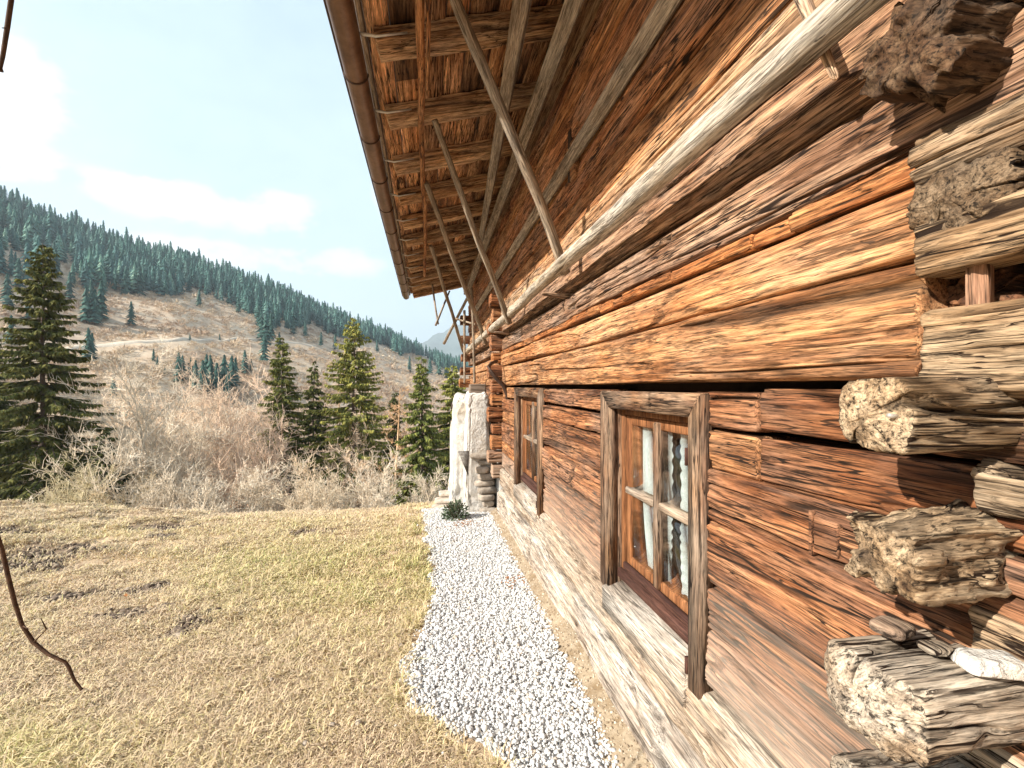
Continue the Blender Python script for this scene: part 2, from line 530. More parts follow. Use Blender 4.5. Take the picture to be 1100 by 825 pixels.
# glass
m, t = new_mat('window_glass')
ge = t.n('ShaderNodeNewGeometry')
cs = t.m('ABSOLUTE', t.n('ShaderNodeVectorMath', {0: ge.outputs['Normal'], 1: ge.outputs['Incoming']}, operation='DOT_PRODUCT').outputs['Value'])
frv = t.m('ADD', 0.075, t.m('MULTIPLY', 0.9, t.m('POWER', t.m('SUBTRACT', 1.0, cs, clamp=True), 5.0)))
gl = t.n('ShaderNodeBsdfGlossy', {'Color': (1, 1, 1, 1), 'Roughness': 0.01})
tr = t.n('ShaderNodeBsdfTransparent', {'Color': (0.93, 0.96, 0.95, 1)})
mx = t.n('ShaderNodeMixShader', {0: frv, 1: tr.outputs[0], 2: gl.outputs[0]})
t.n('ShaderNodeOutputMaterial', {'Surface': mx.outputs[0]})
M_GLASS = m
m, t = new_mat('white_curtain_cloth')
P = t.n('ShaderNodeTexCoord').outputs['Object']
f = t.noise(P, 90.0, 3, 0.5)
c = t.ramp(f, [(0.3, (0.70, 0.72, 0.73)), (0.7, (0.86, 0.87, 0.88))])
d1 = t.n('ShaderNodeBsdfDiffuse', {'Color': c})
d2 = t.n('ShaderNodeBsdfTranslucent', {'Color': c})
mx = t.n('ShaderNodeMixShader', {0: 0.3, 1: d1.outputs[0], 2: d2.outputs[0]})
t.n('ShaderNodeOutputMaterial', {'Surface': mx.outputs[0]})
M_CURTAIN = m
# ------------------------------------------------------------------ terrain
RIDGE = [(-700, 60, 300), (-300, 95, 320), (0, 222, 370), (100, 258, 405), (200, 284, 450), (300, 318, 520), (400, 358, 620), (450, 379, 700),
         (490, 394, 800), (560, 408, 1000), (700, 418, 1400)]
_ra, _rr, _rz = [], [], []
for (u, v, D) in RIDGE:
    p = pt(u, v, D)
    _ra.append(math.degrees(math.atan2(p.x, p.y)))
    _rr.append(math.hypot(p.x, p.y))
    _rz.append(p.z)
_ra = [-180, -130, -95] + _ra + [_ra[-1] + 30, _ra[-1] + 90, 180]
_rr = [700, 500, 380] + _rr + [900, 700, 700]
_rz = [60, 80, 130] + _rz + [30, 60, 60]


def hill_z(x, y):
    r = np.hypot(x, y)
    a = np.degrees(np.arctan2(x, y))
    RR = np.interp(a, _ra, _rr)
    HZ = np.interp(a, _ra, _rz)
    t = (r - 90) / (RR - 90)
    tt = np.clip(t, 0, 1)
    up = -28 + (HZ + 28) * (0.25 * tt + 0.75 * tt ** 1.12)
    z = np.where(t < 0, -28 + t * 30, up)
    z = np.where(t > 1, HZ - (t - 1) * (RR - 90) * 0.22, z)
    z = np.maximum(z, -60)
    bump = fbm(x / 45.0, y / 45.0, seed=3, o=4) * 3.2 + fbm(x / 12.0, y / 12.0, seed=9, o=3) * 0.7
    return z + bump * sstep(70, 160, r) * sstep(1.25, 0.9, t)


def near_z(x, y):
    x = np.asarray(x, float)
    y = np.asarray(y, float)
    yy = np.clip(y, -6, None)
    q = np.clip(yy - 5.0, 0, 4.6)
    z = -0.018 * np.clip(yy, 0, 9.6) - 0.05 * q * q - np.clip(yy - 9.6, 0, None) * 0.44
    lf = sstep(-2.4, -6.0, x) * np.exp(-((yy - 7.0) / 3.5) ** 2)
    z = z + 0.05 * np.exp(-((yy - 7.2) / 1.6) ** 2) + 0.26 * lf
    r = np.hypot(x, y)
    lump = fbm(x * 1.1, y * 1.1, seed=21, o=3) * 0.028 + fbm(x * 6, y * 6, seed=22, o=3) * 0.009
    rough = sstep(-1.6, -3.6, x) * sstep(3.6, 5.0, y)
    lump = lump + rough * (fbm(x * 3.2, y * 3.2, seed=23, o=4) * 0.055)
    flat = 1 - sstep(0.9, 0.2, np.abs(x - 0.55)) * sstep(7.5, 6.0, y)       # even ground under the path
    return z + lump * np.clip(flat, 0.12, 1) * sstep(60, 20, r) + fbm(x / 9, y / 9, seed=25, o=3) * 0.7 * sstep(14, 30, r)


def gz(x, y):
    x = np.asarray(x, float)
    y = np.asarray(y, float)
    a, b = near_z(x, y), hill_z(x, y)
    d = np.clip((b - a + 4) / 8.0, 0, 1)
    return np.where(b > a - 4, a + (b - a) * d * d * (3 - 2 * d) * 1.0, a)


def GPZ(y):
    return -0.018 * max(0, y) - 0.05 * min(max(0, y - 5.0), 4.6) ** 2


def gp(u, v):
    """ground point under photo pixel (u, v), near lawn only"""
    for D in np.arange(0.6, 11, 0.01):
        p = pt(u, v, D)
        if p.z < float(GPZ(p.y)):
            break
    return (p.x, p.y)


def in_poly(x, y, poly):
    ins = np.zeros(len(x), bool)
    n = len(poly)
    for i in range(n):
        x0, y0 = poly[i]
        x1, y1 = poly[(i + 1) % n]
        c = ((y0 > y) != (y1 > y))
        with np.errstate(divide='ignore', invalid='ignore'):
            xi = (x1 - x0) * (y - y0) / (y1 - y0) + x0
        ins ^= c & (x < xi)
    return ins


WX = 0.91
PATH_L = [gp(*q) for q in ((452, 552), (456, 575), (464, 610), (466, 650), (444, 688), (437, 725), (440, 765), (490, 795), (548, 826))]
PATH_R = [gp(*q) for q in ((526, 553), (540, 575), (572, 635), (610, 705), (640, 765), (668, 835))]
PATH_L = [(PATH_L[0][0] + 0.02, 6.35)] + PATH_L + [(0.28, 0.9), (0.15, -1.5)]
PATH_R = [(0.66, 6.35)] + PATH_R + [(0.62, 0.9), (0.62, -1.5)]
PATH_POLY = PATH_L + PATH_R[::-1]


def edge_x(edge, y):
    e = sorted(edge, key=lambda q: q[1])
    return np.interp(y, [q[1] for q in e], [q[0] for q in e])


# patches of bare soil on the lawn, (x, y, size, stretch) in metres
SOIL = [gp(u, v) + (s, k) for (u, v, s, k) in ((205, 668, 0.16, 1.5), (228, 660, 0.13, 2.2), (175, 655, 0.13, 2.0), (192, 682, 0.12, 1.6), (330, 573, 0.30, 2.6), (90, 560, 0.42, 2.6),
                                               (10, 568, 0.45, 2.5), (180, 570, 0.22, 3.0), (60, 598, 0.28, 2.2), (20, 612, 0.28, 2.4), (150, 633, 0.14, 2.5), (130, 660, 0.12, 2), (5, 585, .2, 2.5),
                                               (280, 700, 0.05, 2), (170, 580, 0.10, 2.5), (120, 548, .3, 3), (50, 545, .35, 3), (60, 640, .14, 3.0))]


def soil_mask(x, y):
    s = np.zeros_like(x)
    for (px, py, sz, k) in SOIL:
        sz = sz * (1.7 if px < -1.9 and py > 3.3 else 1.0)
        d = np.sqrt(((x - px) / (sz * math.sqrt(k))) ** 2 + ((y - py) / (sz / math.sqrt(k) * 1.2)) ** 2)
        s = np.maximum(s, 1.25 - d)
    s = s + 0.45 * fbm(x * 6, y * 6, seed=31, o=3)
    return sstep(0.25, 1.0, s)


# ground sheet: polar, fine near the camera, out to the horizon
rs = np.concatenate([[0.0], np.geomspace(0.35, 5000, 330)])
ang = np.radians(np.concatenate([np.linspace(-180, -75, 50)[:-1], np.linspace(-75, 25, 420)[:-1], np.linspace(25, 180, 60)[:-1]]))
Rg, Ag = np.meshgrid(rs, ang, indexing='ij')
X, Y = Rg * np.sin(Ag), Rg * np.cos(Ag)
Z = gz(X, Y)
far = sstep(1500, 4000, Rg)
Z = Z * (1 - far) + far * (-60)
sm = soil_mask(X.ravel(), Y.ravel()).reshape(X.shape) * (Rg < 14)
Z = Z - 0.02 * sm + sm * 0.018 * fbm(X * 14, Y * 14, seed=33, o=3)
m, t = new_mat('lawn_and_hillside')
P = t.n('ShaderNodeTexCoord').outputs['Object']
a = t.noise(P, 2.2, 7, 0.65, 0.3)
b = t.noise(P, 34.0, 6, 0.7, 0.4)
lawn = t.ramp(t.m('ADD', t.m('MULTIPLY', a, 0.45), t.m('MULTIPLY', b, 0.55)), [(0.34, (0.30, 0.205, 0.13)), (0.5, (0.52, 0.385, 0.25)), (0.64, (0.62, 0.485, 0.30))])
soil = t.ramp(b, [(0.35, (0.10, 0.068, 0.048)), (0.62, (0.27, 0.195, 0.14))])
c = t.mix(t.n('ShaderNodeAttribute', attribute_name='soil').outputs['Fac'], lawn, soil)
h1 = t.noise(P, 0.05, 6, 0.65, 0.5)
h2 = t.noise(P, 0.35, 6, 0.7, 0.4)
hc = t.ramp(t.m('ADD', t.m('MULTIPLY', h1, 0.5), t.m('MULTIPLY', h2, 0.5)), [(0.36, (0.32, 0.22, 0.15)), (0.5, (0.48, 0.365, 0.26)), (0.62, (0.57, 0.465, 0.345))])
c = t.mix(t.n('ShaderNodeAttribute', attribute_name='far').outputs['Fac'], c, hc)
finish(t, c, 0.95, b, 0.6, 0.02, 0.1)
M_GROUND = m
me = mesh_of('ground', np.stack([X, Y, Z], -1).reshape(-1, 3), grid_quads(len(rs), len(ang), True)[:, ::-1], None, m, True,
             {'soil': sm.ravel(), 'far': sstep(10, 45, Rg.ravel())})
tag(link('ground', me), kind='structure')

# far blue mountain behind the ridge
az_ = np.radians(np.linspace(-25, 75, 160))
prof = np.interp(np.degrees(az_), [-25, -8, -2, 1.5, 3.5, 8, 14, 24, 40, 60, 75], [0.02, 0.055, 0.092, 0.118, 0.128, 0.15, 0.16, 0.13, 0.16, 0.12, 0.06])
D0 = 4100.0
rows = []
for k, f in enumerate(np.linspace(0, 1, 22)):
    rad = D0 - 1600 * (1 - f)
    zz = -80 + (prof * D0 + 80) * f ** 1.25
    zz = zz + fbm(az_ * 40, np.full_like(az_, f * 5), seed=44, o=5) * 38 * (0.3 + f)
    rows.append(np.stack([rad * np.sin(az_), rad * np.cos(az_), zz], -1))
rows.append(np.stack([(D0 + 300) * np.sin(az_), (D0 + 300) * np.cos(az_), np.full_like(az_, -80)], -1))
M_MOUNT = simple('forested_mountain', (0.05, 0.085, 0.08), (0.12, 0.15, 0.14), 0.006, 0.95, 0.3, 5.0)
tag(link('mountain', mesh_of('mountain', np.concatenate(rows), grid_quads(len(rows), len(az_)), None, M_MOUNT)), kind='structure')


# gravel path and the strip of bare earth against the wall, sheets a few millimetres above the lawn
def strip(name, e0, e1, y0, y1, n, mcount, lift, mat, mound=0.0, rise=0.0):
    ys = np.linspace(y0, y1, n)
    xa, xb = edge_x(e0, ys), edge_x(e1, ys)
    tt = np.linspace(0, 1, mcount)[None, :]
    Xs = xa[:, None] + (xb - xa)[:, None] * tt
    Ys = ys[:, None] + 0 * tt
    Zs = gz(Xs, Ys) + lift + mound * (1 - (2 * tt - 1) ** 4) + rise * np.clip(tt * 2.2, 0, 1) ** 1.5
    return tag(link(name, mesh_of(name, np.stack([Xs, Ys, Zs], -1).reshape(-1, 3), grid_quads(n, mcount)[:, ::-1], None, mat)), kind='structure')


M_PATH = simple('pale_gravel_bed', (0.30, 0.29, 0.27), (0.62, 0.61, 0.59), 55.0, 0.95, 0.8, 0.02)
M_EARTH = simple('sandy_earth', (0.25, 0.19, 0.125), (0.43, 0.345, 0.245), 14.0, 0.95, 0.6, 0.02, c3=(0.24, 0.17, 0.10))
strip('gravel_path', [(q[0] + 0.05, q[1]) for q in PATH_L], PATH_R, -1.5, 6.35, 200, 26, 0.006, M_PATH, 0.012)
strip('earth_strip', [(q[0] - 0.10, q[1]) for q in PATH_R], [(1.1, -3), (1.1, 7)], -1.5, 5.9, 200, 24, 0.010, M_EARTH, rise=0.06)

# ------------------------------------------------------------------ the log farmhouse
house = tag(empty('log_farmhouse', (WX, 5.0, 0)), 'old weathered orange-brown log farmhouse with two small windows and a deep plank eave', 'house')
HO = Vector((WX, 5.0, 0))


def vis_y(y0, y1, k=0.0085, far=0.05):
    """sample positions along the wall, dense where the camera is near"""
    ys = [y0]
    while ys[-1] < y1:
        y = ys[-1]
        st = 0.06 if y < 0.35 else k * max(y, 0.5) + 0.001
        ys.append(y + min(st, far))
    ys[-1] = y1
    if len(ys) > 2 and ys[-1] - ys[-2] < 1e-4:
        ys.pop(-2)
    return np.array(ys)


def rrect(nf, nt, nb, r, x0, x1, z0, z1):
    """rounded rectangle loop: front (x0) from top to bottom, bottom, back, top. returns x, z, nx, nz"""
    P, N = [], []

    def line(a, b, n, nv):
        for k in range(n):
            f = k / n
            P.append((a[0] + (b[0] - a[0]) * f, a[1] + (b[1] - a[1]) * f))
            N.append(nv)

    def arc(cx, cz, a0, n):
        for k in range(n):
            a = math.radians(a0 + 90 * k / n)
            P.append((cx + r * math.cos(a), cz + r * math.sin(a)))
            N.append((math.cos(a), math.sin(a)))
    line((x0, z1 - r), (x0, z0 + r), nf, (-1, 0))
    arc(x0 + r, z0 + r, 180, 5)
    line((x0 + r, z0), (x1 - r, z0), nt, (0, -1))
    arc(x1 - r, z0 + r, 270, 5 if nb > 3 else 2)
    line((x1, z0 + r), (x1, z1 - r), nb, (1, 0))
    arc(x1 - r, z1 - r, 0, 5 if nb > 3 else 2)
    line((x1 - r, z1), (x0 + r, z1), nt, (0, 1))
    arc(x0 + r, z1 - r, 90, 5)
    return np.array(P), np.array(N)


def log_mesh(name, ys, x0, x1, z0, z1, seed, mat, nf=50, nt=5, nb=2, r=0.013, amp=1.0, crack=1.0, all_round=False,
             waver=0.011, dome=(0.012, 0.012), endn=4, end_amp=0.004, taper=0.0, rot_amp=0.0):
    P, N = rrect(nf, nt, nb, r, x0, x1, z0, z1)
    arc = np.concatenate([[0], np.cumsum(np.hypot(*(np.diff(P, axis=0).T)))])
    cx, cz = (x0 + x1) / 2, (z0 + z1) / 2
    es = np.array([1 - (j / endn) for j in range(1, endn + 1)])
    es[-1] = 0.012
    yy = np.concatenate([np.full(endn, ys[0]), ys, np.full(endn, ys[-1])])
    sc = np.concatenate([es[::-1], np.ones(len(ys)), es])
    dm = np.concatenate([-dome[0] * (1 - es[::-1] ** 2.5), np.zeros(len(ys)), dome[1] * (1 - es ** 2.5)])
    U = yy[:, None] + 0 * arc[None, :]
    V = arc[None, :] + 0 * U
    base = vn(U * 1.2, V * 6, seed=seed) * 0.0042 + vn(U * 0.5, V * 2, seed=seed + 1) * 0.006
    warp = 0.007 * vn(U * 1.2, V * 8, seed=seed + 2) + 0.004 * vn(U * 6, V * 20, seed=seed + 3)
    W = V + warp
    g = 0.0068 * vn(U * 2.2, W * 42, seed=seed + 4) + 0.0042 * vn(U * 5.5, W * 95, seed=seed + 5)
    g = np.minimum(g, 0.0022)
    c1 = np.abs(vn(U * 0.9, W * 15, seed=seed + 6))
    w1 = 0.13 * (0.55 + 0.45 * vn(U * 1.1, V * 7, seed=seed + 7))
    k1 = np.clip(1 - c1 / np.maximum(w1, 1e-3), 0, 1) ** 0.8 * sstep(-0.35, -0.1, vn(U * 0.9, V * 4, seed=seed + 8))
    c2 = np.abs(vn(U * 1.9, W * 34, seed=seed + 9))
    k2 = np.clip(1 - c2 / 0.13, 0, 1) * sstep(-0.25, 0.05, vn(U * 1.9, V * 9, seed=seed + 10))
    d = base + g - crack * (0.020 * k1 + 0.0085 * k2)
    if rot_amp:      # eaten away, ropy wood
        ra = fbm(U * 9, W * 30, seed=seed + 11, o=4)
        d = d + rot_amp * (ra - 0.35 * np.abs(fbm(U * 22, W * 55, seed=seed + 12, o=2)))
    d = d * amp
    wgt = 1.0 if all_round else np.where(N[:, 0] < -0.3, 1.0, np.where(np.abs(N[:, 1]) > 0.6, 0.35, 0.0))[None, :]
    d = d * wgt * np.clip(sc[:, None] * 1.15, 0, 1)
    wz = waver * vn(yy * 0.8, 0 * yy, seed=seed + 13)
    wt = 1 + waver * 1.2 / max(z1 - z0, 0.05) * vn(yy * 0.9 + 5, 0 * yy + 3, seed=seed + 14)
    wx = waver * 0.7 * vn(yy * 0.6, 0 * yy + 9, seed=seed + 15)
    tp = 1 - taper * (yy - ys[0]) / max(ys[-1] - ys[0], 1e-6)
    Xv = cx + (P[None, :, 0] - cx) * (sc * tp)[:, None] + N[None, :, 0] * d + wx[:, None]
    Zv = cz + (P[None, :, 1] - cz) * (sc * wt * tp)[:, None] + N[None, :, 1] * d + wz[:, None]
    Yv = U + dm[:, None]
    endw = (sc < 0.999).astype(float)
    endw[endn - 1 if endn else 0] = 0.6
    sgn = np.where(np.arange(len(yy)) < len(yy) / 2, -1.0, 1.0)
    en = fbm(Xv * 28, Zv * 28, seed=seed + 16, o=4)
    rad = np.abs(vn(np.arctan2(Zv - cz, Xv - cx) * 2.6, 0 * Zv, seed=seed + 17))
    fine_ = fbm(Xv * 85, Zv * 85, seed=seed + 18, o=3)
    Yv = Yv + (sgn * endw)[:, None] * (end_amp * en + end_amp * 0.30 * fine_ - end_amp * (0.0 if rot_amp > 0.008 else 0.7) * np.clip(1 - rad / 0.07, 0, 1))
    cr = (1.0 * k1 + 0.55 * k2) * crack
    cr = np.clip(cr * wgt * (sc[:, None] > 0.5), 0, 1)
    n, mm = len(yy), len(P)
    ef = np.repeat((sc < 0.97).astype(float)[:, None], mm, 1)
    return mesh_of(name, np.stack([Xv, Yv, Zv], -1).reshape(-1, 3), grid_quads(n, mm, True), None, mat, True, {'crack': cr.ravel(), 'endf': ef.ravel()})


def wall_log(y0, y1, a, b, mat, tint, x=0.0, seed=None, **kw):
    """one log of the wall between heights a and b (measured from the camera's height)"""
    wall_log.n += 1
    sd = 100 + wall_log.n * 29 if seed is None else seed
    gap = kw.pop('gap', 0.0045)
    z0, z1 = CAMZ + a + gap, CAMZ + b - gap
    nf = kw.pop('nf', int((z1 - z0) / 0.0027))
    me = log_mesh('log', vis_y(y0, y1), x, x + kw.pop('thick', 0.15), z0, z1, sd, mat, nf=nf, **kw)
    me.transform(Matrix.Translation(-Vector((0, 5.0, 0))))
    return link('log', me, house, color=tint)


wall_log.n = 0
Y0, YC, YE = -2.6, 5.62, 10.2          # near gable, far cross wall, far gable
OR = (1.0, 1.0, 1.0)


def T(v, r=1.0, g=1.0, b=1.0):
    return (v * r, v * g, v * b)


UPPER = [(2.34, 2.14, W_BROWN, T(1.55)), (2.14, 1.93, W_BROWN, T(1.6)), (1.93, 1.74, W_ORANGE, T(1.25)), (1.74, 1.52, W_BROWN, T(1.6)), (1.52, 1.36, W_ORANGE, T(1.3)),
         (1.36, 1.17, W_BROWN, T(1.45)), (1.17, 0.99, W_ORANGE, T(1.05, 1, 1.0, 1.0)), (0.99, 0.80, W_GREYB, T(1.35, 1, .92, .8)), (0.80, 0.615, W_GREYB, T(1.0, 1.05, .9, .8)),
         (0.60, 0.435, W_GREYB, T(.95, 1, .92, .9)), (0.385, 0.243, W_ORANGE, T(1.3, 1, 1.03, 1.05)), (0.240, 0.006, W_ORANGE, T(1.02, 1, 1.05, 1.1))]
for i, (b, a, mt, tn) in enumerate(UPPER):
    wall_log(Y0 if i < 10 else (0.722, 0.728)[i - 10], YE, a, b, mt, tn, x=(0.012, -0.006, 0.008, -0.012, 0.0, -0.008, 0.01, -0.004, 0.0, 0.006, -0.008, 0.0)[i],
             r=0.018 if i > 6 else 0.014, crack=(1.0 if i not in (10,) else 0.6))
# the chinking strips of filler wood between two logs: short pieces, worn to different lengths
fy = [(0.715, 1.02), (1.03, 1.16), (1.17, 1.60), (1.61, 2.02), (2.05, 2.16), (2.17, 2.32), (2.33, 2.9), (2.92, 3.15), (3.2, 3.9), (3.95, 4.3), (4.34, 5.0), (5.02, 5.6)]
for k, (p, q) in enumerate(fy):
    hgt = 0.046 * (1 - 0.25 * (k % 3 == 1)) + 0.004 * math.sin(k * 2.1)
    me = log_mesh('filler_block', vis_y(p, q, 0.006), -0.012 + 0.008 * math.sin(k * 1.7), 0.1, CAMZ + 0.387, CAMZ + 0.387 + hgt, 900 + k * 31,
                  W_ORANGE, nf=16, nt=6, r=0.009, crack=0.5, amp=1.1, rot_amp=0.004, waver=0.004, dome=(0.003, 0.003))
    me.transform(Matrix.Translation(-Vector((0, 5.0, 0))))
    link('filler_block', me, house, color=T(1.0, 1.05, .9, .75))

WN = (1.47, 2.25)      # openings (along the wall)
WF = (3.64, 4.60)
LOWER = [(-0.008, -0.132), (-0.138, -0.268), (-0.272, -0.440), (-0.444, -0.66), (-0.664, -0.80), (-0.804, -0.985)]
tn1 = [T(.95), T(.95, 1.02, .95, .9), T(1.0), T(1.05), T(.9), T(1.1)]
for i, (b, a) in enumerate(LOWER):
    mt = W_BROWN
    if i < 2:      # the two short logs end at a butt joint beside the window
        wall_log(Y0, 1.155, a, b, mt, T(.85, 1, .97, .95), x=0.012, crack=1.1, r=0.013)
        wall_log(1.17, WN[0], a, b, W_ORANGE if i else W_BROWN, T(.98), x=0.004, r=0.013)
    else:
        wall_log(Y0, WN[0], a, b, mt, tn1[i], x=(0, 0, -0.004, 0.004, 0.0, -0.008)[i], crack=1.0)
    wall_log(WN[1], WF[0], a + 0.015 * math.sin(i * 2.3), b + 0.015 * math.sin((i - 1) * 2.3) if i else b, mt, tn1[(i + 2) % 6], x=0.004 * math.sin(i * 3.1))
    wall_log(WF[1], YC, a - 0.012 * math.sin(i * 1.9), b - (0.012 * math.sin((i - 1) * 1.9) if i else 0), mt if i % 2 else W_ORANGE, T(1.0, 1, .96, .92), x=0.004 * math.cos(i * 3.1))
# pale base logs
wall_log(Y0, YC, -1.235, -0.99, W_PALE, T(.92, 1.03, .96, .88), x=-0.030, r=0.045, waver=0.016, amp=1.3, thick=0.2, seed=4010)
wall_log(Y0, YC, -1.66, -1.24, W_PALE, T(1.02), x=-0.055, r=0.07, waver=0.018, amp=1.5, thick=0.24, seed=4050)

# dark planking inside, with openings where the windows are
mb = MB()
zt = CAMZ - 0.02
mb.box(0.155, 0.2, Y0 - 5, YE - 5, zt, CAMZ + 2.5)
zb = CAMZ - 1.0
for (p, q) in ((Y0, WN[0]), (WN[1], WF[0]), (WF[1], YE)):
    mb.box(0.156, 0.2, p - 5, q - 5, zb, zt - 0.001)
mb.box(0.155, 0.2, Y0 - 5, YE - 5, -0.6, zb - 0.001)
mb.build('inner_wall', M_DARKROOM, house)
mb = MB()      # gables and back wall
for yy_ in (Y0 - 0.02, YE + 0.02):
    mb.box(0.2, 6.1, yy_ - 0.06 - 5, yy_ + 0.06 - 5, -1.0, CAMZ + 2.4, 0.01)
mb.box(6.1, 6.25, Y0 - 5.05, YE - 4.95, -1.0, CAMZ + 2.4, 0.01)
for yy_ in (Y0 - 0.02, YE + 0.02):
    mb.add([(0.2, yy_ - 5.05, CAMZ + 2.4), (6.1, yy_ - 5.05, CAMZ + 2.4), (3.15, yy_ - 5.05, CAMZ + 3.0), (0.2, yy_ - 4.95, CAMZ + 2.4), (6.1, yy_ - 4.95, CAMZ + 2.4), (3.15, yy_ - 4.95, CAMZ + 3.0)],
           [(0, 1, 4, 3), (1, 2, 5, 4), (2, 0, 3, 5)], [(0, 2, 1), (3, 4, 5)])
mb.build('gable_wall', W_BROWN, house)


# log ends of the cross walls
def cross_end(yc, wdt, z0, z1, out, seed, mat, tint, back=0.16, rotten=0.0, amp=1.4, label=None, dome=0.012, end_amp=0.010, taper=0.0, r=0.024, nf=34):
    L = out + back
    me = log_mesh('log_end', np.linspace(0, L, max(12, int(L / 0.0065))), -wdt / 2, wdt / 2, z0, z1, seed, mat, nf=nf, nt=nf, nb=nf, r=r,
                  amp=amp, all_round=True, waver=0.008, dome=(0.0, dome), endn=16, end_amp=end_amp, rot_amp=rotten, taper=taper)
    o = link('log_end', me, house, color=tint, loc=(back, yc - 5.0, 0), rot=(0, 0, R(90)))
    if label:
        o['label'] = label
    return o


YX = 0.643     # the cross wall beside the camera
cross_end(YX + .01, 0.15, CAMZ + 0.505, CAMZ + 0.66, 0.10, 5001, W_GREYB, T(.30, 1, .92, .82), rotten=0.018, amp=1.5, end_amp=0.012, label='dark crumbling log end high on the corner')
cross_end(YX, 0.15, CAMZ + 0.262, CAMZ + 0.375, 0.022, 5101, W_SILVER, T(.42, 1, .86, .72), rotten=0.016, amp=1.3, end_amp=0.010)
cross_end(YX + .02, 0.12, CAMZ + 0.075, CAMZ + 0.20, -0.06, 5151, W_BROWN, T(.55), rotten=0.014, amp=1.5, end_amp=0.015, back=0.2)
cross_end(YX - .002, 0.122, CAMZ - 0.105, CAMZ + 0.006, 0.19, 5201, W_SILVER, T(1.0, 1, .90, .76), amp=1.0, end_amp=0.008, rotten=0.003, label='square-cut pale grey log end with a nail in it')
cross_end(YX, 0.145, CAMZ - 0.345, CAMZ - 0.205, 0.18, 5301, W_SILVER, T(.88, 1, .90, .76), rotten=0.016, amp=1.3, end_amp=0.013, taper=0.12, label='deeply eroded ropy log end')
cross_end(YX - .01, 0.18, CAMZ - 0.575, CAMZ - 0.445, 0.20, 5401, W_SILVER, T(1.12), rotten=0.004, amp=1.1, end_amp=0.009, dome=0.035, r=0.04, label='silver grey rounded log end with scraps lying on it')
cross_end(YX - .02, 0.17, CAMZ - 0.80, CAMZ - 0.64, 0.20, 5501, W_SILVER, T(1.0), rotten=0.010, amp=1.3, end_amp=0.012)
cross_end(YX - .02, 0.17, CAMZ - 1.02, CAMZ - 0.86, 0.17, 5601, W_SILVER, T(1.0), rotten=0.01, amp=1.4, end_amp=0.02)
cross_end(YX, 0.17, CAMZ + 0.86, CAMZ + 1.05, 0.14, 5701, W_BROWN, T(.6), rotten=0.014, amp=1.5, end_amp=0.02)
# nail in the pale log end
mb = MB()
mb.tube([(-0.188, YX - 5.04, CAMZ - 0.047), (-0.207, YX - 5.04, CAMZ - 0.045)], [0.0035, 0.0035], 8)
mb.build('nail', M_ZINC, house)
# the grey wall logs that ride over the crossing, nearer the camera
OVER = [(0.292, 0.20, -0.035, T(.85, .97, .80, .62)), (0.145, -0.01, -0.03, T(.88, .98, .82, .64)), (-0.115, -0.20, -0.018, T(.8, 1, .95, .88)), (-0.36, -0.455, -0.03, T(.9, 1, .88, .76)), (-0.585, -0.66, -0.02, T(.95)), (0.465, 0.372, -0.02, T(.8, 1, .86, .72))]
for k, (b, a, x, tn) in enumerate(OVER):
    me = log_mesh('log_tail', np.concatenate([np.linspace(-0.6, 0.45, 20)[:-1], np.linspace(0.45, (0.705, 0.70, 0.62, 0.62, 0.66, 0.72)[k], 46)]), x, x + 0.12, CAMZ + a, CAMZ + b, 6000 + 41 * k, W_SILVER,
                  nf=46, nt=16, r=0.024, amp=1.35, crack=1.2, rot_amp=0.004, end_amp=0.008, endn=8)
    me.transform(Matrix.Translation(-Vector((0, 5.0, 0))))
    link('log_tail', me, house, color=tn)
# an upright wooden peg in the hollow beside the corner
mb = MB()
me = log_mesh('peg', np.linspace(0, 0.11, 16), -0.015, 0.015, -0.014, 0.014, 6400, W_GREYB, nf=8, nt=8, nb=8, r=0.006, all_round=True, endn=3, waver=0.002, amp=.7)
link('peg', me, house, loc=(0.015, 0.632 - 5, CAMZ + 0.118), rot=(R(90), 0, R(20)), color=T(1.0, 1, .85, .8))

# the far cross wall: a ladder of log ends
z = CAMZ - 1.30
k = 0
while z < CAMZ + 1.0:
    hh = 0.15 + 0.05 * (math.sin(k * 2.7) * 0.5 + 0.5)
    if z > CAMZ - 1.25:
        cross_end(5.72 + 0.02 * math.sin(k * 1.3), 0.17, z, z + hh - 0.02, 0.13 + 0.03 * math.sin(k * 4.1), 7000 + 37 * k, W_BROWN if k % 3 else W_ORANGE,
                  T(1.0, 1.03, .95, .88), amp=1.0, nf=12, end_amp=0.008)
    z += hh
    k += 1
# lower wall beyond it, behind the pier
for k, (b, a) in enumerate(((0.0, -0.2), (-0.2, -0.42), (-0.42, -0.64))):
    wall_log(5.82, YE, a, b, W_BROWN, T(.8), x=0.0)
mb = MB()
mb.box(-0.02, 0.16, 0.85, 5.2, -1.4, CAMZ - 0.645, 0.02)
mb.build('stone_footing', M_PLASTER, house)
# beam ends jutting from the far corner
for (yy_, z0, z1, o_, sd) in ((9.9, CAMZ - 0.02, CAMZ + 0.16, 0.22, 1), (9.9, CAMZ + 0.24, CAMZ + 0.40, 0.20, 2), (9.9, CAMZ + 0.52, CAMZ + 0.68, 0.18, 3), (9.9, CAMZ + .9, CAMZ + 1.08, .2, 4), (9.9, CAMZ + 1.3, CAMZ + 1.5, .2, 5)):
    cross_end(yy_, 0.18, z0, z1, o_, 7500 + sd * 53, W_ORANGE if sd < 2 else W_BROWN, T(.95), nf=10, end_amp=0.006)
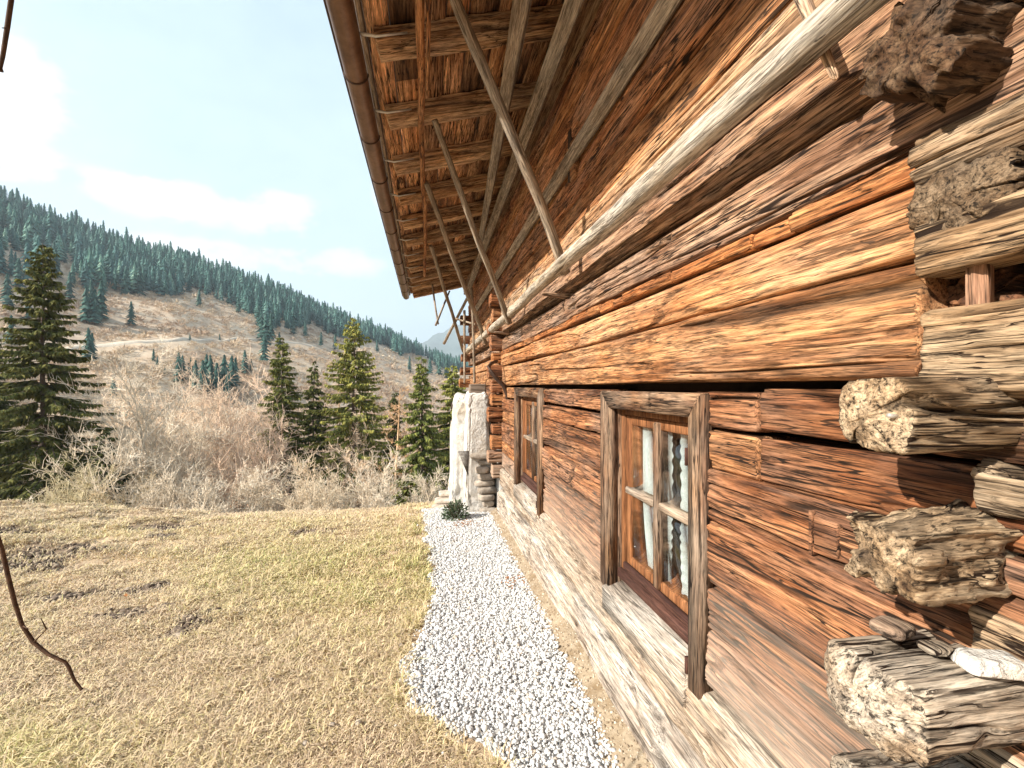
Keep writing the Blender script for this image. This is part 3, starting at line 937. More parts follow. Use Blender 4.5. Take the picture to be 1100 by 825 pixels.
# slot's shade put in as a dark-coloured board, and a square wooden block beside it, high on the wall
mb = MB()
mb.box(-0.022, 0.0, 2.80 - 5, 2.86 - 5, CAMZ + 1.30, CAMZ + 1.62, 0.004)
mb.build('slot_shade', M_DARKROOM, house)
mb = MB()
mb.box(-0.030, 0.01, 2.70 - 5, 2.795 - 5, CAMZ + 1.27, CAMZ + 1.52, 0.008)
mb.build('wooden_block', W_ORANGE, house, color=T(.8))
# repair patch let into a log near the corner
mb = MB()
mb.box(-0.014, 0.01, 0.955 - 5, 0.965 - 5, CAMZ - 0.40, CAMZ - 0.295, 0.002)
mb.box(-0.012, 0.01, 0.885 - 5, 0.953 - 5, CAMZ - 0.385, CAMZ - 0.305, 0.004)
mb.build('repair_patch', W_BROWN, house, color=T(.9))
# ------------------------------------------------------------------ windows
def make_window(y0, y1, zt, zb, cw, cl, near):
    """casing boards around an opening; y0 is the edge nearer the camera"""
    def loc(mb):
        for V in mb.V:
            V[:, 1] -= 5.0
        return mb
    zt, zb = CAMZ + zt, CAMZ + zb
    mb = MB()
    ch = 0.084

    def board(quad, x0, x1):
        nonlocal mb
        V = [(x0, y, z) for (y, z) in quad] + [(x1, y, z) for (y, z) in quad]
        mb.add(V, [(0, 1, 2, 3), (4, 7, 6, 5), (0, 4, 5, 1), (1, 5, 6, 2), (2, 6, 7, 3), (3, 7, 4, 0)])
    g = 0.0015
    board([(y0, zb - 0.03), (y0 + cw, zb - 0.01), (y0 + cw, zt - ch), (y0, zt - g)], -0.032, 0.02)
    win = loc(mb)
    me = win.mesh('window', W_CASE)
    for V in (me,):
        # grain runs along the boards: stand the mesh up so that local Y is vertical
        V.transform(Matrix.Rotation(R(-90), 4, 'X'))
    import bmesh
    bm = bmesh.new()
    bm.from_mesh(me)
    bmesh.ops.bevel(bm, geom=bm.edges[:], offset=0.004, segments=2, affect='EDGES', clamp_overlap=True)
    bm.to_mesh(me)
    bm.free()
    wo = link('window', me, house, rot=(R(90), 0, 0), color=T(.78))
    inv = Matrix.Rotation(R(-90), 4, 'X')

    def sub(name, mb_, mat, color=None, vertical=True):
        me_ = loc(mb_).mesh(name, mat)
        me_.transform(inv)
        return link(name, me_, wo, color=color)
    mb = MB()
    board([(y1 - cl, zb + 0.005), (y1, zb + 0.02), (y1, zt - g), (y1 - cl, zt - ch)], -0.030, 0.02)
    me_ = loc(mb).mesh('side_board', W_CASE)
    me_.transform(inv)
    bm = bmesh.new()
    bm.from_mesh(me_)
    bmesh.ops.bevel(bm, geom=bm.edges[:], offset=0.004, segments=2, affect='EDGES', clamp_overlap=True)
    bm.to_mesh(me_)
    bm.free()
    link('side_board', me_, wo, color=T(.72))
    mb = MB()                    # head board, grain along the wall
    board([(y0 + g, zt), (y0 + cw + g, zt - ch), (y1 - cl - g, zt - ch), (y1 - g, zt)], -0.031, 0.02)
    me_ = loc(mb).mesh('head_board', W_CASE)
    bm = bmesh.new()
    bm.from_mesh(me_)
    bmesh.ops.bevel(bm, geom=bm.edges[:], offset=0.004, segments=2, affect='EDGES', clamp_overlap=True)
    bm.to_mesh(me_)
    bm.free()
    link('head_board', me_, wo, rot=(R(-90), 0, 0), color=T(.85))
    ia, ib = y0 + cw * 0.98, y1 - cl
    it = zt - ch * 0.95
    sz = zb + 0.12               # sash bottom
    mb = MB()                    # jambs and head lining the opening
    mb.box(0.021, 0.17, ib - 0.004, ib + 0.03, zb, it + 0.03, 0.003)
    mb.box(-0.02, 0.0205, ib + 0.001, ib + 0.02, zb + .03, it + 0.02, 0.003)
    mb.box(0.021, 0.17, ia - 0.03, ia + 0.004, zb, it + 0.03, 0.003)
    mb.box(0.021, 0.169, ia + 0.005, ib - 0.005, it - 0.002, it + 0.03, 0.003)
    sub('jamb', mb, W_CASE, T(.95))
    mb = MB()                    # pale sloping sill
    V = [(-0.05, ia - 0.0, zb - 0.075), (-0.05, ib + 0.03, zb - 0.075), (0.13, ib + 0.03, zb - 0.075), (0.13, ia, zb - 0.075),
         (-0.05, ia - 0.0, zb + 0.03), (-0.05, ib + 0.03, zb + 0.03), (0.13, ib + 0.03, zb + 0.095), (0.13, ia, zb + 0.095)]
    mb.add(V, [(0, 3, 2, 1), (4, 5, 6, 7), (0, 1, 5, 4), (1, 2, 6, 5), (2, 3, 7, 6), (3, 0, 4, 7)])
    me_ = loc(mb).mesh('sill', W_PALE)
    o = link('sill', me_, wo, rot=(R(-90), 0, 0), color=T(.95))
    fa, fb = ia + 0.004, ib - 0.004
    sx = 0.036
    mb = MB()                    # fixed frame
    ft = 0.035
    mb.box(sx, 0.12, fb - ft, fb, sz, it, 0.004)
    mb.box(sx, 0.12, fa, fa + ft, sz, it, 0.004)
    mb.box(sx, 0.119, fa + ft, fb - ft, it - ft, it - 0.003, 0.004)
    sub('window_frame', mb, W_SASH, T(.85))
    mb = MB()                    # sash
    sa, sb, st, sbz = fa + ft + 0.002, fb - ft - 0.002, it - ft - 0.002, sz + 0.03
    sw = 0.046 if near else 0.05
    mb.box(sx + 0.012, sx + 0.055, sb - sw, sb, sbz, st, 0.006)
    mb.box(sx + 0.012, sx + 0.055, sa, sa + sw, sbz, st, 0.006)
    mb.box(sx + 0.012, sx + 0.054, sa + sw, sb - sw, st - sw, st, 0.006)
    mb.box(sx + 0.012, sx + 0.054, sa + sw, sb - sw, sbz, sbz + sw * 1.25, 0.006)
    sash = sub('sash', mb, W_SASH, T(1.0))
    mid = (sa + sb) / 2
    gz0, gz1 = sbz + sw * 1.25, st - sw
    mb = MB()
    mb.box(sx - 0.004, sx + 0.05, mid - 0.021, mid + 0.021, gz0 - 0.035, st - 0.012, 0.006)
    sub('mullion', mb, W_CASE, T(.75))
    zm = gz0 + (gz1 - gz0) * 0.50
    for (p, q) in ((sa + 0.012, mid - 0.022), (mid + 0.022, sb - 0.012)):
        mb = MB()
        mb.box(sx - 0.002, sx + 0.045, p, q, zm - 0.015, zm + 0.017, 0.005)
        me_ = loc(mb).mesh('glazing_bar', W_POLE)
        link('glazing_bar', me_, wo, rot=(R(-90), 0, 0), color=T(.85, 1, .92, .85))
    mb = MB()
    mb.box(sx - 0.022, sx + 0.06, fa, fb, sz - 0.035, sz + 0.012, 0.006)
    mb.box(sx - 0.008, sx + 0.0115, sa, sb, sbz - 0.012, sbz + 0.022, 0.004)
    me_ = loc(mb).mesh('drip_rail', W_DARKRED)
    link('drip_rail', me_, wo, rot=(R(-90), 0, 0))
    for (p, q) in ((sa + sw, mid), (mid, sb - sw)):
        for (c_, d_) in ((gz0, zm), (zm, gz1)):
            mb = MB()
            mb.box(sx + 0.022, sx + 0.026, p, q, c_, d_)
            sub('pane', mb, M_GLASS)
    for zz in (it - 0.14, zb + 0.06):
        mb = MB()
        mb.tube([(-0.028, ia + 0.008, zz - 0.03), (-0.028, ia + 0.008, zz + 0.03)], [0.009, 0.009], 10)
        sub('hinge', mb, W_DARKRED)
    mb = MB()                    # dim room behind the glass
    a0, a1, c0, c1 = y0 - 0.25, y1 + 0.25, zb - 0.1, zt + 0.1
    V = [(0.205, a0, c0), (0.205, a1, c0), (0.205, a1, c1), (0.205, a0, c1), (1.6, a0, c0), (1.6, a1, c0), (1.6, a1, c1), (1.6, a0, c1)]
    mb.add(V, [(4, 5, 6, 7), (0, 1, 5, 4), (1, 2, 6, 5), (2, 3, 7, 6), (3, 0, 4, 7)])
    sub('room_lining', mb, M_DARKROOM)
    return sa + sw, sb - sw, gz0, gz1, sx


GN = make_window(1.385, 2.275, -0.022, -1.02, 0.072, 0.11, True)
GF = make_window(3.58, 4.67, -0.012, -1.02, 0.09, 0.11, False)


def curtain(label, ya, yb, z0, z1, x, left=None, right=None, folds=7, group=None, lace=0.0):
    """hanging cloth; left/right give the edge's inset as a function of height 0..1; lace scallops the edges"""
    n, mm = 90, 60
    tz = np.linspace(0, 1, n)[:, None]
    ty = np.linspace(0, 1, mm)[None, :]
    L = np.array([left(a) if left else 0 for a in tz[:, 0]])[:, None]
    Rr = np.array([right(a) if right else 0 for a in tz[:, 0]])[:, None]
    sc = lace * (np.abs(np.sin(tz * 52 + 1.3 * np.sin(tz * 7 + ya * 9) + 0.6 * np.sin(tz * 19))) * (0.7 + 0.3 * np.sin(tz * 11)) - 0.4)
    a0 = ya + L - (sc if left or lace else 0)
    b0 = yb - Rr + (sc if right or lace else 0)
    Yc = a0 + (b0 - a0) * ty
    Xc = WX + x + 0.007 * np.sin(ty * folds * 2 * math.pi + 0.8 * np.sin(tz * 5)) * (0.5 + 0.5 * tz) + (0.0035 * np.sin(tz * 95 + ty * 7 + 2 * np.sin(tz * 9)) if lace else 0) * (np.abs(2 * ty - 1) ** 2)
    Zc = z1 + (z0 - z1) * tz + 0 * ty
    V = np.stack([Xc + 0 * ty, Yc, Zc], -1).reshape(-1, 3)
    V[:, 1] -= ya
    V[:, 0] -= WX
    o = link('curtain', mesh_of('curtain', V, grid_quads(n, mm), None, M_CURTAIN), loc=(WX, ya, 0))
    return tag(o, label, 'curtain', group)


ya, yb, c0, c1, sx = GN
w_ = yb - ya
# picture left of the near window is its far side (larger y)
curtain('plain white curtain panel drawn aside behind the left half of the near window', 1.855, 2.045, c0 - 0.03, c1 + 0.03, 0.084,
        right=lambda a: 0.02 + 0.11 * max(0, a - 0.45) ** 1.5 * 1.6)
curtain('narrow white curtain strip along the left edge of the near window', 2.098, 2.20, c0 - 0.03, c1 + 0.03, 0.084, folds=3)
curtain('white curtain with ruffled edge hanging just right of the near window\'s middle bar', 1.765, 1.835, c0 - 0.03, c1 + 0.03, 0.084, folds=2, lace=0.007)
curtain('white ruffled lace curtain at the right edge of the near window', 1.56, 1.70, c0 - 0.03, c1 + 0.03, 0.084, folds=3, lace=0.007,
        right=lambda a: 0.05 * max(0.0, a - 0.55))
ya, yb, c0, c1, sx = GF
w_ = yb - ya
curtain('white curtain behind the glass of the far small window', ya + 0.02, ya + w_ * 0.80, c0 - 0.03, c1 + 0.03, 0.086, folds=8)

# ------------------------------------------------------------------ roof
SL = 0.27


def roof_z(x):      # underside of the roof boards, x from the wall plane (negative = outwards)
    return CAMZ + 2.345 + SL * x


RY0, RY1 = Y0 - 0.5, 10.35
XE = -1.245          # outer end of the boards
mbs = []
bw = 0.155
x = XE
k = 0
mb = MB()
XR = 3.15
bvals = []
while x < XR - 0.01:
    x2 = min(x + bw * (0.85 + 0.3 * ((k * 37) % 10) / 10.0), XR)
    dz = 0.012 * math.sin(k * 2.3)
    y = RY0
    j = 0
    while y < RY1:
        ln = 3.2 + 0.9 * math.sin(k * 5.1 + j * 2.2)
        y2 = min(y + ln, RY1)
        za, zb_ = roof_z(x + 0.003) + dz, roof_z(x2 - 0.003) + dz
        V = [(x + 0.003, y, za), (x2 - 0.003, y, zb_), (x2 - 0.003, y2 - 0.004, zb_), (x + 0.003, y2 - 0.004, za)]
        V = V + [(p[0], p[1], p[2] + 0.026) for p in V]
        V = [(p[0], p[1] - 5, p[2]) for p in V]
        mb.add(V, [(0, 3, 2, 1), (4, 5, 6, 7), (0, 1, 5, 4), (1, 2, 6, 5), (2, 3, 7, 6), (3, 0, 4, 7)])
        bvals += [rng.uniform(-0.55, 0.45)] * 8
        y = y2
        j += 1
    x = x2
    k += 1
roof = mb.build('roof', W_ROOF, house, color=T(1.5))
roof.data.attributes.new('board', 'FLOAT', 'POINT').data.foreach_set('value', np.array(bvals, np.float32))
mb = MB()


def slope_slab(x0, x1, o0, o1, zf):
    V = []
    for o_ in (o0, o1):
        for (x_, y_) in ((x0, RY0 - .03), (x1, RY0 - .03), (x1, RY1 + .03), (x0, RY1 + .03)):
            V.append((x_, y_ - 5, zf(x_) + o_))
    mb.add(V, [(0, 3, 2, 1), (4, 5, 6, 7), (0, 1, 5, 4), (1, 2, 6, 5), (2, 3, 7, 6), (3, 0, 4, 7)])


slope_slab(XE - 0.04, XR, 0.036, 0.10, roof_z)
slope_slab(XR, 7.5, 0.036, 0.10, lambda x_: roof_z(XR) - SL * (x_ - XR))
mb.build('shingle_layer', M_SHINGLE, roof)
mb = MB()
mb.box(XE - 0.030, XE - 0.004, RY0 - 5, RY1 - 5, roof_z(XE) - 0.035, roof_z(XE) + 0.03, 0.004)
mb.build('fascia', W_POLE, roof, color=T(.75, 1, .9, .8))
# rafters
proto = None
for i in range(-7, 11):
    yr = 2.76 + 0.735 * i + 0.03 * math.sin(i * 3.3)
    if yr > 10.2:
        continue
    if proto is None:
        x0, x1 = -1.205, 0.22
        Lr = math.hypot(x1 - x0, SL * (x1 - x0))
        me = log_mesh('rafter', np.linspace(0, Lr, 60), -0.055, 0.055, -0.145, -0.004, 8001, W_RAFT, nf=22, nt=14, nb=22, r=0.012, all_round=True, amp=.9,
                      waver=0.006, endn=5, end_amp=0.004, dome=(0.004, 0.004), crack=.8)
        proto = me
    o = link('rafter', proto, roof, loc=(x1, yr - 5.0, roof_z(x1)), rot=(0, 0, 0), color=T(1.3 + 0.25 * ((i * 7) % 5) / 5))
    # local Y runs from the wall outwards and down the slope
    dv = Vector((-1, 0, -SL)).normalized()
    zv = Vector((-SL, 0, 1)).normalized()
    xv = dv.cross(zv)
    o.rotation_euler = Matrix((xv, dv, zv)).transposed().to_euler()
# wall plate beam under the rafters
me = log_mesh('wall_plate', np.linspace(RY0, RY1, 160), -0.10, 0.08, CAMZ + 2.03, CAMZ + 2.19, 8100, W_RAFT, nf=20, nt=8, r=0.02, amp=1.2)
me.transform(Matrix.Translation(-Vector((0, 5, 0))))
link('wall_plate', me, house, color=T(.8))
# gutter
GX, GZ, GR = -1.345, roof_z(-1.2) - 0.045, 0.070
nY, nA = 240, 22
ysg = np.linspace(RY0 - 0.05, RY1 + 0.12, nY)
A = np.radians(np.linspace(178, 362, nA))
for sgn_ in (1,):
    ringo = np.stack([GX + GR * np.cos(A), np.zeros(nA), GZ + GR * np.sin(A)], -1)
    ringi = np.stack([GX + (GR - 0.004) * np.cos(A[::-1]), np.zeros(nA), GZ + (GR - 0.004) * np.sin(A[::-1])], -1)
ring = np.concatenate([ringo, ringi])
V = np.repeat(ring[None], nY, 0)
V[:, :, 1] = ysg[:, None] - 5.0
V[:, :, 2] += (0.004 * vn(ysg * 0.5, 0 * ysg, seed=5))[:, None]
gut = link('gutter', mesh_of('gutter', V.reshape(-1, 3), grid_quads(nY, len(ring), True)[:, ::-1], None, M_GUTTER), house)
mb = MB()
mb.tube([(GX - GR - 0.006, RY0 - 5.05, GZ + 0.004), (GX - GR - 0.006, RY1 - 4.88, GZ + 0.004)], [0.010, 0.010], 8)
mb.build('gutter_bead', M_IRON, gut, smooth=True)
# end cap
mb = MB()
nn = 20
V = [(GX, RY1 + 0.12 - 5, GZ)] + [(GX + GR * math.cos(a_), RY1 + 0.121 - 5, GZ + GR * math.sin(a_)) for a_ in A]
mb.add(V, None, [(0, k + 1, k + 2) for k in range(nA - 1)])
mb.build('end_cap', M_GUTTER, gut)
for i in range(-7, 11):
    yr = 2.76 + 0.735 * i + 0.30
    if yr > 10.4:
        continue
    mb = MB()
    ptsb = [(GX + (GR + 0.003) * math.cos(a_), yr - 5, GZ + (GR + 0.003) * math.sin(a_)) for a_ in np.radians(np.linspace(178, 362, 16))]
    mb.tube(ptsb, [0.006] * 16, 6)
    mb.build('joint_band', M_IRON, gut, smooth=True)
    yb_ = 2.76 + 0.735 * i - 0.02
    mb = MB()
    mb.tube([(GX + GR * 0.96, yb_ - 5 - 0.03, GZ + 0.01), (GX + GR + 0.02, yb_ - 5 - 0.035, GZ - 0.01), (GX + GR + 0.09, yb_ - 5 - 0.066, GZ - 0.035), (GX + GR + 0.26, yb_ - 5 - 0.063, GZ + 0.01)],
            [0.009, 0.010, 0.008, 0.006], 7)
    mb.build('gutter_hook', M_ZINC, gut, smooth=True)


# ------------------------------------------------------------------ poles, braces and slats under the eave
def pole(name, p0, p1, r0, r1, mat, tint, label, cat, seed, bend=0.012, knots=True, n=None, group=None):
    p0, p1 = Vector(p0), Vector(p1)
    d = p1 - p0
    L = d.length
    n = n or max(20, int(L / 0.03))
    m_ = 18
    yy_ = np.linspace(0, L, n)
    sc = np.ones(n)
    yy_ = np.concatenate([[0, 0], yy_, [L, L]])
    sc = np.concatenate([[0.02, 0.75], sc, [0.75, 0.02]])
    th = np.linspace(0, 2 * math.pi, m_, endpoint=False)[None, :]
    rr = (r0 + (r1 - r0) * yy_ / L)[:, None] * sc[:, None]
    U = yy_[:, None] + 0 * th
    nz = 1 + 0.09 * vn(U * 1.5, np.cos(th) * 1.2 + 4, np.sin(th) * 1.2, seed=seed) + 0.05 * vn(U * 7, np.cos(th) * 3 + 4, np.sin(th) * 3, seed=seed + 1)
    if knots:
        nz = nz + 0.22 * np.clip(vn(U * 5, np.cos(th) * 1.6 + 2, np.sin(th) * 1.6, seed=seed + 2) - 0.55, 0, 1)
    bx = bend * vn(yy_ * 0.55, 0 * yy_, seed=seed + 3) + bend * 0.3 * vn(yy_ * 2.2, 0 * yy_, seed=seed + 5)
    bz = bend * vn(yy_ * 0.55, 0 * yy_ + 5, seed=seed + 4) + bend * 0.3 * vn(yy_ * 2.2, 0 * yy_, seed=seed + 6)
    V = np.stack([bx[:, None] + rr * nz * np.cos(th), U, bz[:, None] + rr * nz * np.sin(th)], -1)
    me_ = mesh_of(name, V.reshape(-1, 3), grid_quads(len(yy_), m_, True)[:, ::-1], None, mat)
    o = link(name, me_, None, loc=p0, rot=d.to_track_quat('Y', 'Z'), color=tint)
    return tag(o, label, cat, group)


def slat(name, p0, p1, w0, w1, th, mat, tint, label, cat, seed, face=(0, 0, 1)):
    """flat board; face = direction its wide side looks at"""
    p0, p1 = Vector(p0), Vector(p1)
    d = p1 - p0
    L = d.length
    me_ = log_mesh(name, np.linspace(0, L, max(30, int(L / 0.03))), -0.5, 0.5, -th / 2, th / 2, seed, mat, nf=4, nt=16, nb=4, r=min(0.006, th / 3), all_round=True, amp=0.45, crack=.5,
                   waver=0.002, endn=3, end_amp=0.003, dome=(0, 0))
    co = np.empty(len(me_.vertices) * 3, np.float32)
    me_.vertices.foreach_get('co', co)
    co = co.reshape(-1, 3)
    co[:, 0] *= w0 + (w1 - w0) * np.clip(co[:, 1] / L, 0, 1) + 0.004 * vn(co[:, 1] * 1.3, 0 * co[:, 1], seed=seed)
    me_.vertices.foreach_set('co', co.ravel())
    yv = d.normalized()
    zv = Vector(face)
    zv = (zv - yv * zv.dot(yv)).normalized()
    xv = yv.cross(zv)
    o = link(name, me_, None, loc=p0, rot=Matrix((xv, yv, zv)).transposed().to_quaternion(), color=tint)
    return tag(o, label, cat)


ZP = CAMZ
pole('wooden_pole', (0.785, -0.75, ZP + 0.712), (0.79, 9.7, ZP + 0.70), 0.036, 0.050, W_WHITE, T(.70, 1, .93, .84),
     'long white barkless pole lying on pegs along the whole log wall', 'pole', 11, bend=0.012)
# pegs that carry it
for k, (yy_, tl) in enumerate(((3.0, 0.0), (5.2, 0.0), (7.6, 0.0))):
    me_ = log_mesh('peg', np.linspace(0, 0.20, 24), -0.022, 0.022, -0.02, 0.02, 8300 + k * 17, W_GREYB, nf=8, nt=8, nb=8, r=0.012, all_round=True, amp=0.8, endn=5, taper=0.45, waver=.004)
    o = link('peg', me_, house, color=T(1.15), loc=(0.05, yy_ - 5, ZP + 0.60))
    o.rotation_mode = 'QUATERNION'
    o.rotation_quaternion = Vector((-1, 0.02, 0.05)).normalized().to_track_quat('Y', 'Z')
# the nearest one is driven in slantwise and passes behind the pole
p0, p1 = pt(846, -40, 1.04), pt(897, 82, 0.955)
me_ = log_mesh('peg', np.linspace(0, (p1 - p0).length, 30), -0.022, 0.022, -0.02, 0.02, 8390, W_GREYB, nf=8, nt=8, nb=8, r=0.014, all_round=True, amp=0.8, endn=6, taper=0.6, waver=.005)
o = link('peg', me_, house, color=T(1.2), loc=p0 - HO)
o.rotation_mode = 'QUATERNION'
o.rotation_quaternion = (p1 - p0).to_track_quat('Y', 'Z')
pole('drying_rail', (-0.03, 0.2, ZP + 1.875), (-0.02, 8.05, ZP + 1.885), 0.022, 0.021, W_ORANGE, T(.95), 'thin reddish-brown rail hung lengthwise below the rafters near the gutter', 'rail', 13, bend=0.02)
pole('drying_rail', (0.02, 1.15, ZP + 1.86), (0.01, 2.95, ZP + 1.85), 0.016, 0.012, W_ORANGE, T(.95), 'short broken brown stick tied beside the long rail below the rafters', 'stick', 14, bend=0.012)
bl = [((0.80, 2.66, ZP + 0.66), (0.03, 2.16, ZP + 2.06), 0.028, 0.026, 'thickest grey brace pole, nearest of those slanting from the wall up to the eave'),
      ((0.80, 4.46, ZP + 0.62), (0.06, 3.36, ZP + 1.90), 0.028, 0.022, 'second grey brace pole from the camera, its top just below the third rafter'),
      ((0.80, 6.5, ZP + 0.62), (0.0, 4.4, ZP + 1.90), 0.029, 0.024, 'third grey brace pole from the camera, passing below the far rafters'),
      ((0.79, 9.45, ZP + 0.60), (0.04, 6.3, ZP + 1.88), 0.030, 0.026, 'farthest and thinnest-looking grey brace pole, ending at the tip of the white pole')]
for k, (p0, p1, r0, r1, lb) in enumerate(bl):
    pole('brace_pole', p0, p1, r0, r1, W_POLE, T((.82, .8, .78, .72)[k], 1, .95, .88), lb, 'brace', 20 + 7 * k, bend=0.03, group='brace poles between the wall and the eave')
slat('slat', (0.70, 0.3, ZP + 1.93), (0.80, 9.0, ZP + 1.86), 0.085, 0.09, 0.035, W_POLE, T(.88, 1, .95, .88), 'long grey slat running below the rafters close to the wall', 'slat', 8401, face=(0.55, 0, 0.85))
slat('slat', (0.44, 1.6, ZP + 1.99), (0.66, 5.7, ZP + 1.80), 0.10, 0.055, 0.03, W_POLE, T(.80, 1, .95, .9), 'tapering grey slat hung askew below the rafters between rail and wall', 'slat', 8431, face=(0.55, 0, 0.85))
slat('slat', (0.865, 0.2, ZP + 1.40), (0.865, 8.2, ZP + 1.36), 0.075, 0.075, 0.03, W_POLE, T(.92, 1, .96, .9), 'grey slat lying along the wall above the white pole', 'slat', 8461, face=(-0.8, 0, -0.6))
# loose sticks at the far end
st = [((0.10, 8.6, ZP + 1.86), (0.20, 8.3, ZP + 1.10), 0.018, 'thin stick hanging upright from the far end of the eave'),
      ((0.16, 7.7, ZP + 1.0), (0.42, 8.6, ZP + 1.75), 0.018, 'thin stick crossing the two farthest brace poles'),
      ((0.70, 7.2, ZP + 1.5), (0.72, 7.1, ZP + 0.05), 0.022, 'upright grey stick leaning on the far log wall, the right one of two'),
      ((0.64, 8.0, ZP + 1.3), (0.63, 7.8, ZP + 0.05), 0.022, 'upright grey stick leaning on the far log wall, the left one of two'),
      ((0.50, 8.9, ZP + 1.30), (0.82, 7.9, ZP + 1.05), 0.018, 'short grey stick lying across the braces at the far wall'),
      ((0.36, 9.7, ZP + 0.88), (0.80, 8.2, ZP + 1.72), 0.03, 'grey pole slanting behind the braces at the far end of the wall')]
for k, (p0, p1, r_, lb) in enumerate(st):
    pole('loose_stick', p0, p1, r_, r_ * 0.8, W_POLE, T(.8, 1, .95, .88), lb, 'stick', 70 + 5 * k, bend=0.012)
# bent iron hook on the far corner
mb = MB()
cp = [pt(546, 438, 5.45), pt(545, 424, 5.43), pt(541, 414, 5.42), pt(533, 406, 5.40), pt(527, 399, 5.38), pt(525, 394, 5.40), pt(528, 390, 5.46), pt(534, 388, 5.55)]
mb.tube([p - HO for p in cp], [0.024, 0.026, 0.026, 0.025, 0.023, 0.022, 0.020, 0.018], 10)
mb.build('iron_hook', M_IRON, house, smooth=True)

# ------------------------------------------------------------------ whitewashed pier beyond the far corner
pier = tag(empty('masonry_pier', (0.62, 6.3, gz(0.62, 6.3))), 'whitewashed rubble pier standing against the house beyond the far window', 'masonry pier')
PO = Vector((0.62, 6.3, float(gz(0.62, 6.3))))


def block(name, par, org, c, dims, seed, mat, amp, tint=(1, 1, 1), taper=(0, 0), n=26, rotz=0.0, sharp=6.0):
    """a lumpy superellipsoid block"""
    th = np.linspace(-math.pi / 2, math.pi / 2, n)[:, None]
    ph = np.linspace(-math.pi, math.pi, 2 * n, endpoint=False)[None, :]
    e = 2.0 / sharp

    def sp(v):
        return np.sign(v) * np.abs(v) ** e
    X_ = sp(np.cos(th)) * sp(np.cos(ph))
    Y_ = sp(np.cos(th)) * sp(np.sin(ph))
    Z_ = sp(np.sin(th)) + 0 * ph
    X_ = X_ * dims[0] * (1 - taper[0] * Z_)
    Y_ = Y_ * dims[1] * (1 - taper[1] * Z_)
    Z_ = Z_ * dims[2]
    a = fbm(X_ * 7 + seed, Y_ * 7, Z_ * 7, seed=seed, o=5, g=0.55) * amp
    if n >= 50:
        a = a - 0.03 * np.clip(1 - np.abs(fbm(X_ * 5, Y_ * 5 + seed, Z_ * 4, seed=seed + 3, o=3)) / 0.07, 0, 1) + 0.03 * np.round(2.5 * vn(X_ * 6, Y_ * 6, Z_ * 5, seed=seed + 4)) / 2.5
    ln = np.sqrt(X_ ** 2 + Y_ ** 2 + Z_ ** 2) + 1e-6
    V = np.stack([X_ * (1 + a / ln), Y_ * (1 + a / ln), Z_ * (1 + a * 0.5 / ln)], -1).reshape(-1, 3)
    cr, sr = math.cos(rotz), math.sin(rotz)
    V = np.stack([V[:, 0] * cr - V[:, 1] * sr, V[:, 0] * sr + V[:, 1] * cr, V[:, 2]], -1)
    me_ = mesh_of(name, V, grid_quads(n, 2 * n, True), None, mat)
    return link(name, me_, par, loc=Vector(c) - org, color=tint)


zg = float(gz(0.5, 6.1))
block('rubble_body', pier, PO, (0.60, 6.55, (zg + CAMZ - 0.24) / 2 + 0.0), (0.26, 0.42, (CAMZ - 0.20 - zg) / 2 + 0.1), 61, M_PLASTER, 0.04, taper=(0.15, 0.1), n=90, sharp=9)
block('rubble_body', pier, PO, (0.655, 6.16, (zg + CAMZ - 0.14) / 2 + 0.0), (0.165, 0.24, (CAMZ - 0.09 - zg) / 2 + 0.05), 63, M_PLASTER, 0.04, taper=(0.12, 0.1), n=90, sharp=9)
for k in range(9):
    zz = zg + 0.05 + k * 0.088
    block('stone', pier, PO, (0.775 - 0.008 * k + 0.03 * math.sin(k * 3), 5.955 + 0.03 * math.sin(k * 2), zz), (0.115 + 0.03 * math.sin(k * 5), 0.10, 0.043), 70 + k, M_STONE, 0.012,
          T((.9, 1.15, 1.0, .8, 1.2)[k % 5]), n=14, sharp=4.0, rotz=0.15 * math.sin(k * 7))
mb = MB()
p = pt(497, 497, 5.72) - PO
a_, b_, c_ = pt(492, 485, 5.76) - PO, pt(504, 485, 5.72) - PO, pt(503, 512, 5.72) - PO
nb_ = Vector((0, 0.05, 0))
mb.add([a_, b_, c_, a_ + nb_, b_ + nb_, c_ + nb_], [(0, 3, 4, 1), (1, 4, 5, 2), (2, 5, 3, 0)], [(0, 1, 2), (3, 5, 4)])
mb.build('shade_triangle', W_POLE, pier, color=T(.6, .85, .95, 1.1))  # triangle of shade put in as a grey-coloured board
me_ = log_mesh('capping_beam', np.linspace(0, 0.20, 24), -0.07, 0.07, 0, 0.135, 8601, W_BROWN, nf=16, nt=16, nb=16, r=0.012, all_round=True, endn=8)
link('capping_beam', me_, pier, loc=Vector((0.76, 6.10, CAMZ - 0.115)) - PO, rot=(0, 0, R(90)), color=T(.6))
# stone steps beside the pier
for k in range(3):
    o = block('stone_step', None, Vector((0, 0, 0)), (0.22 + 0.03 * k, 6.5 + 0.14 * k, float(gz(0.2, 6.5)) + 0.02 + 0.062 * k), (0.15 - 0.02 * k, 0.11, 0.03), 90 + k, M_STONE, 0.01, T(1.25), n=14, sharp=5)
    tag(o, ('lowest pale stone slab of the stack left of the white pier', 'middle pale stone slab of the stack left of the white pier', 'topmost pale stone slab of the stack left of the white pier')[k], 'stone slab')

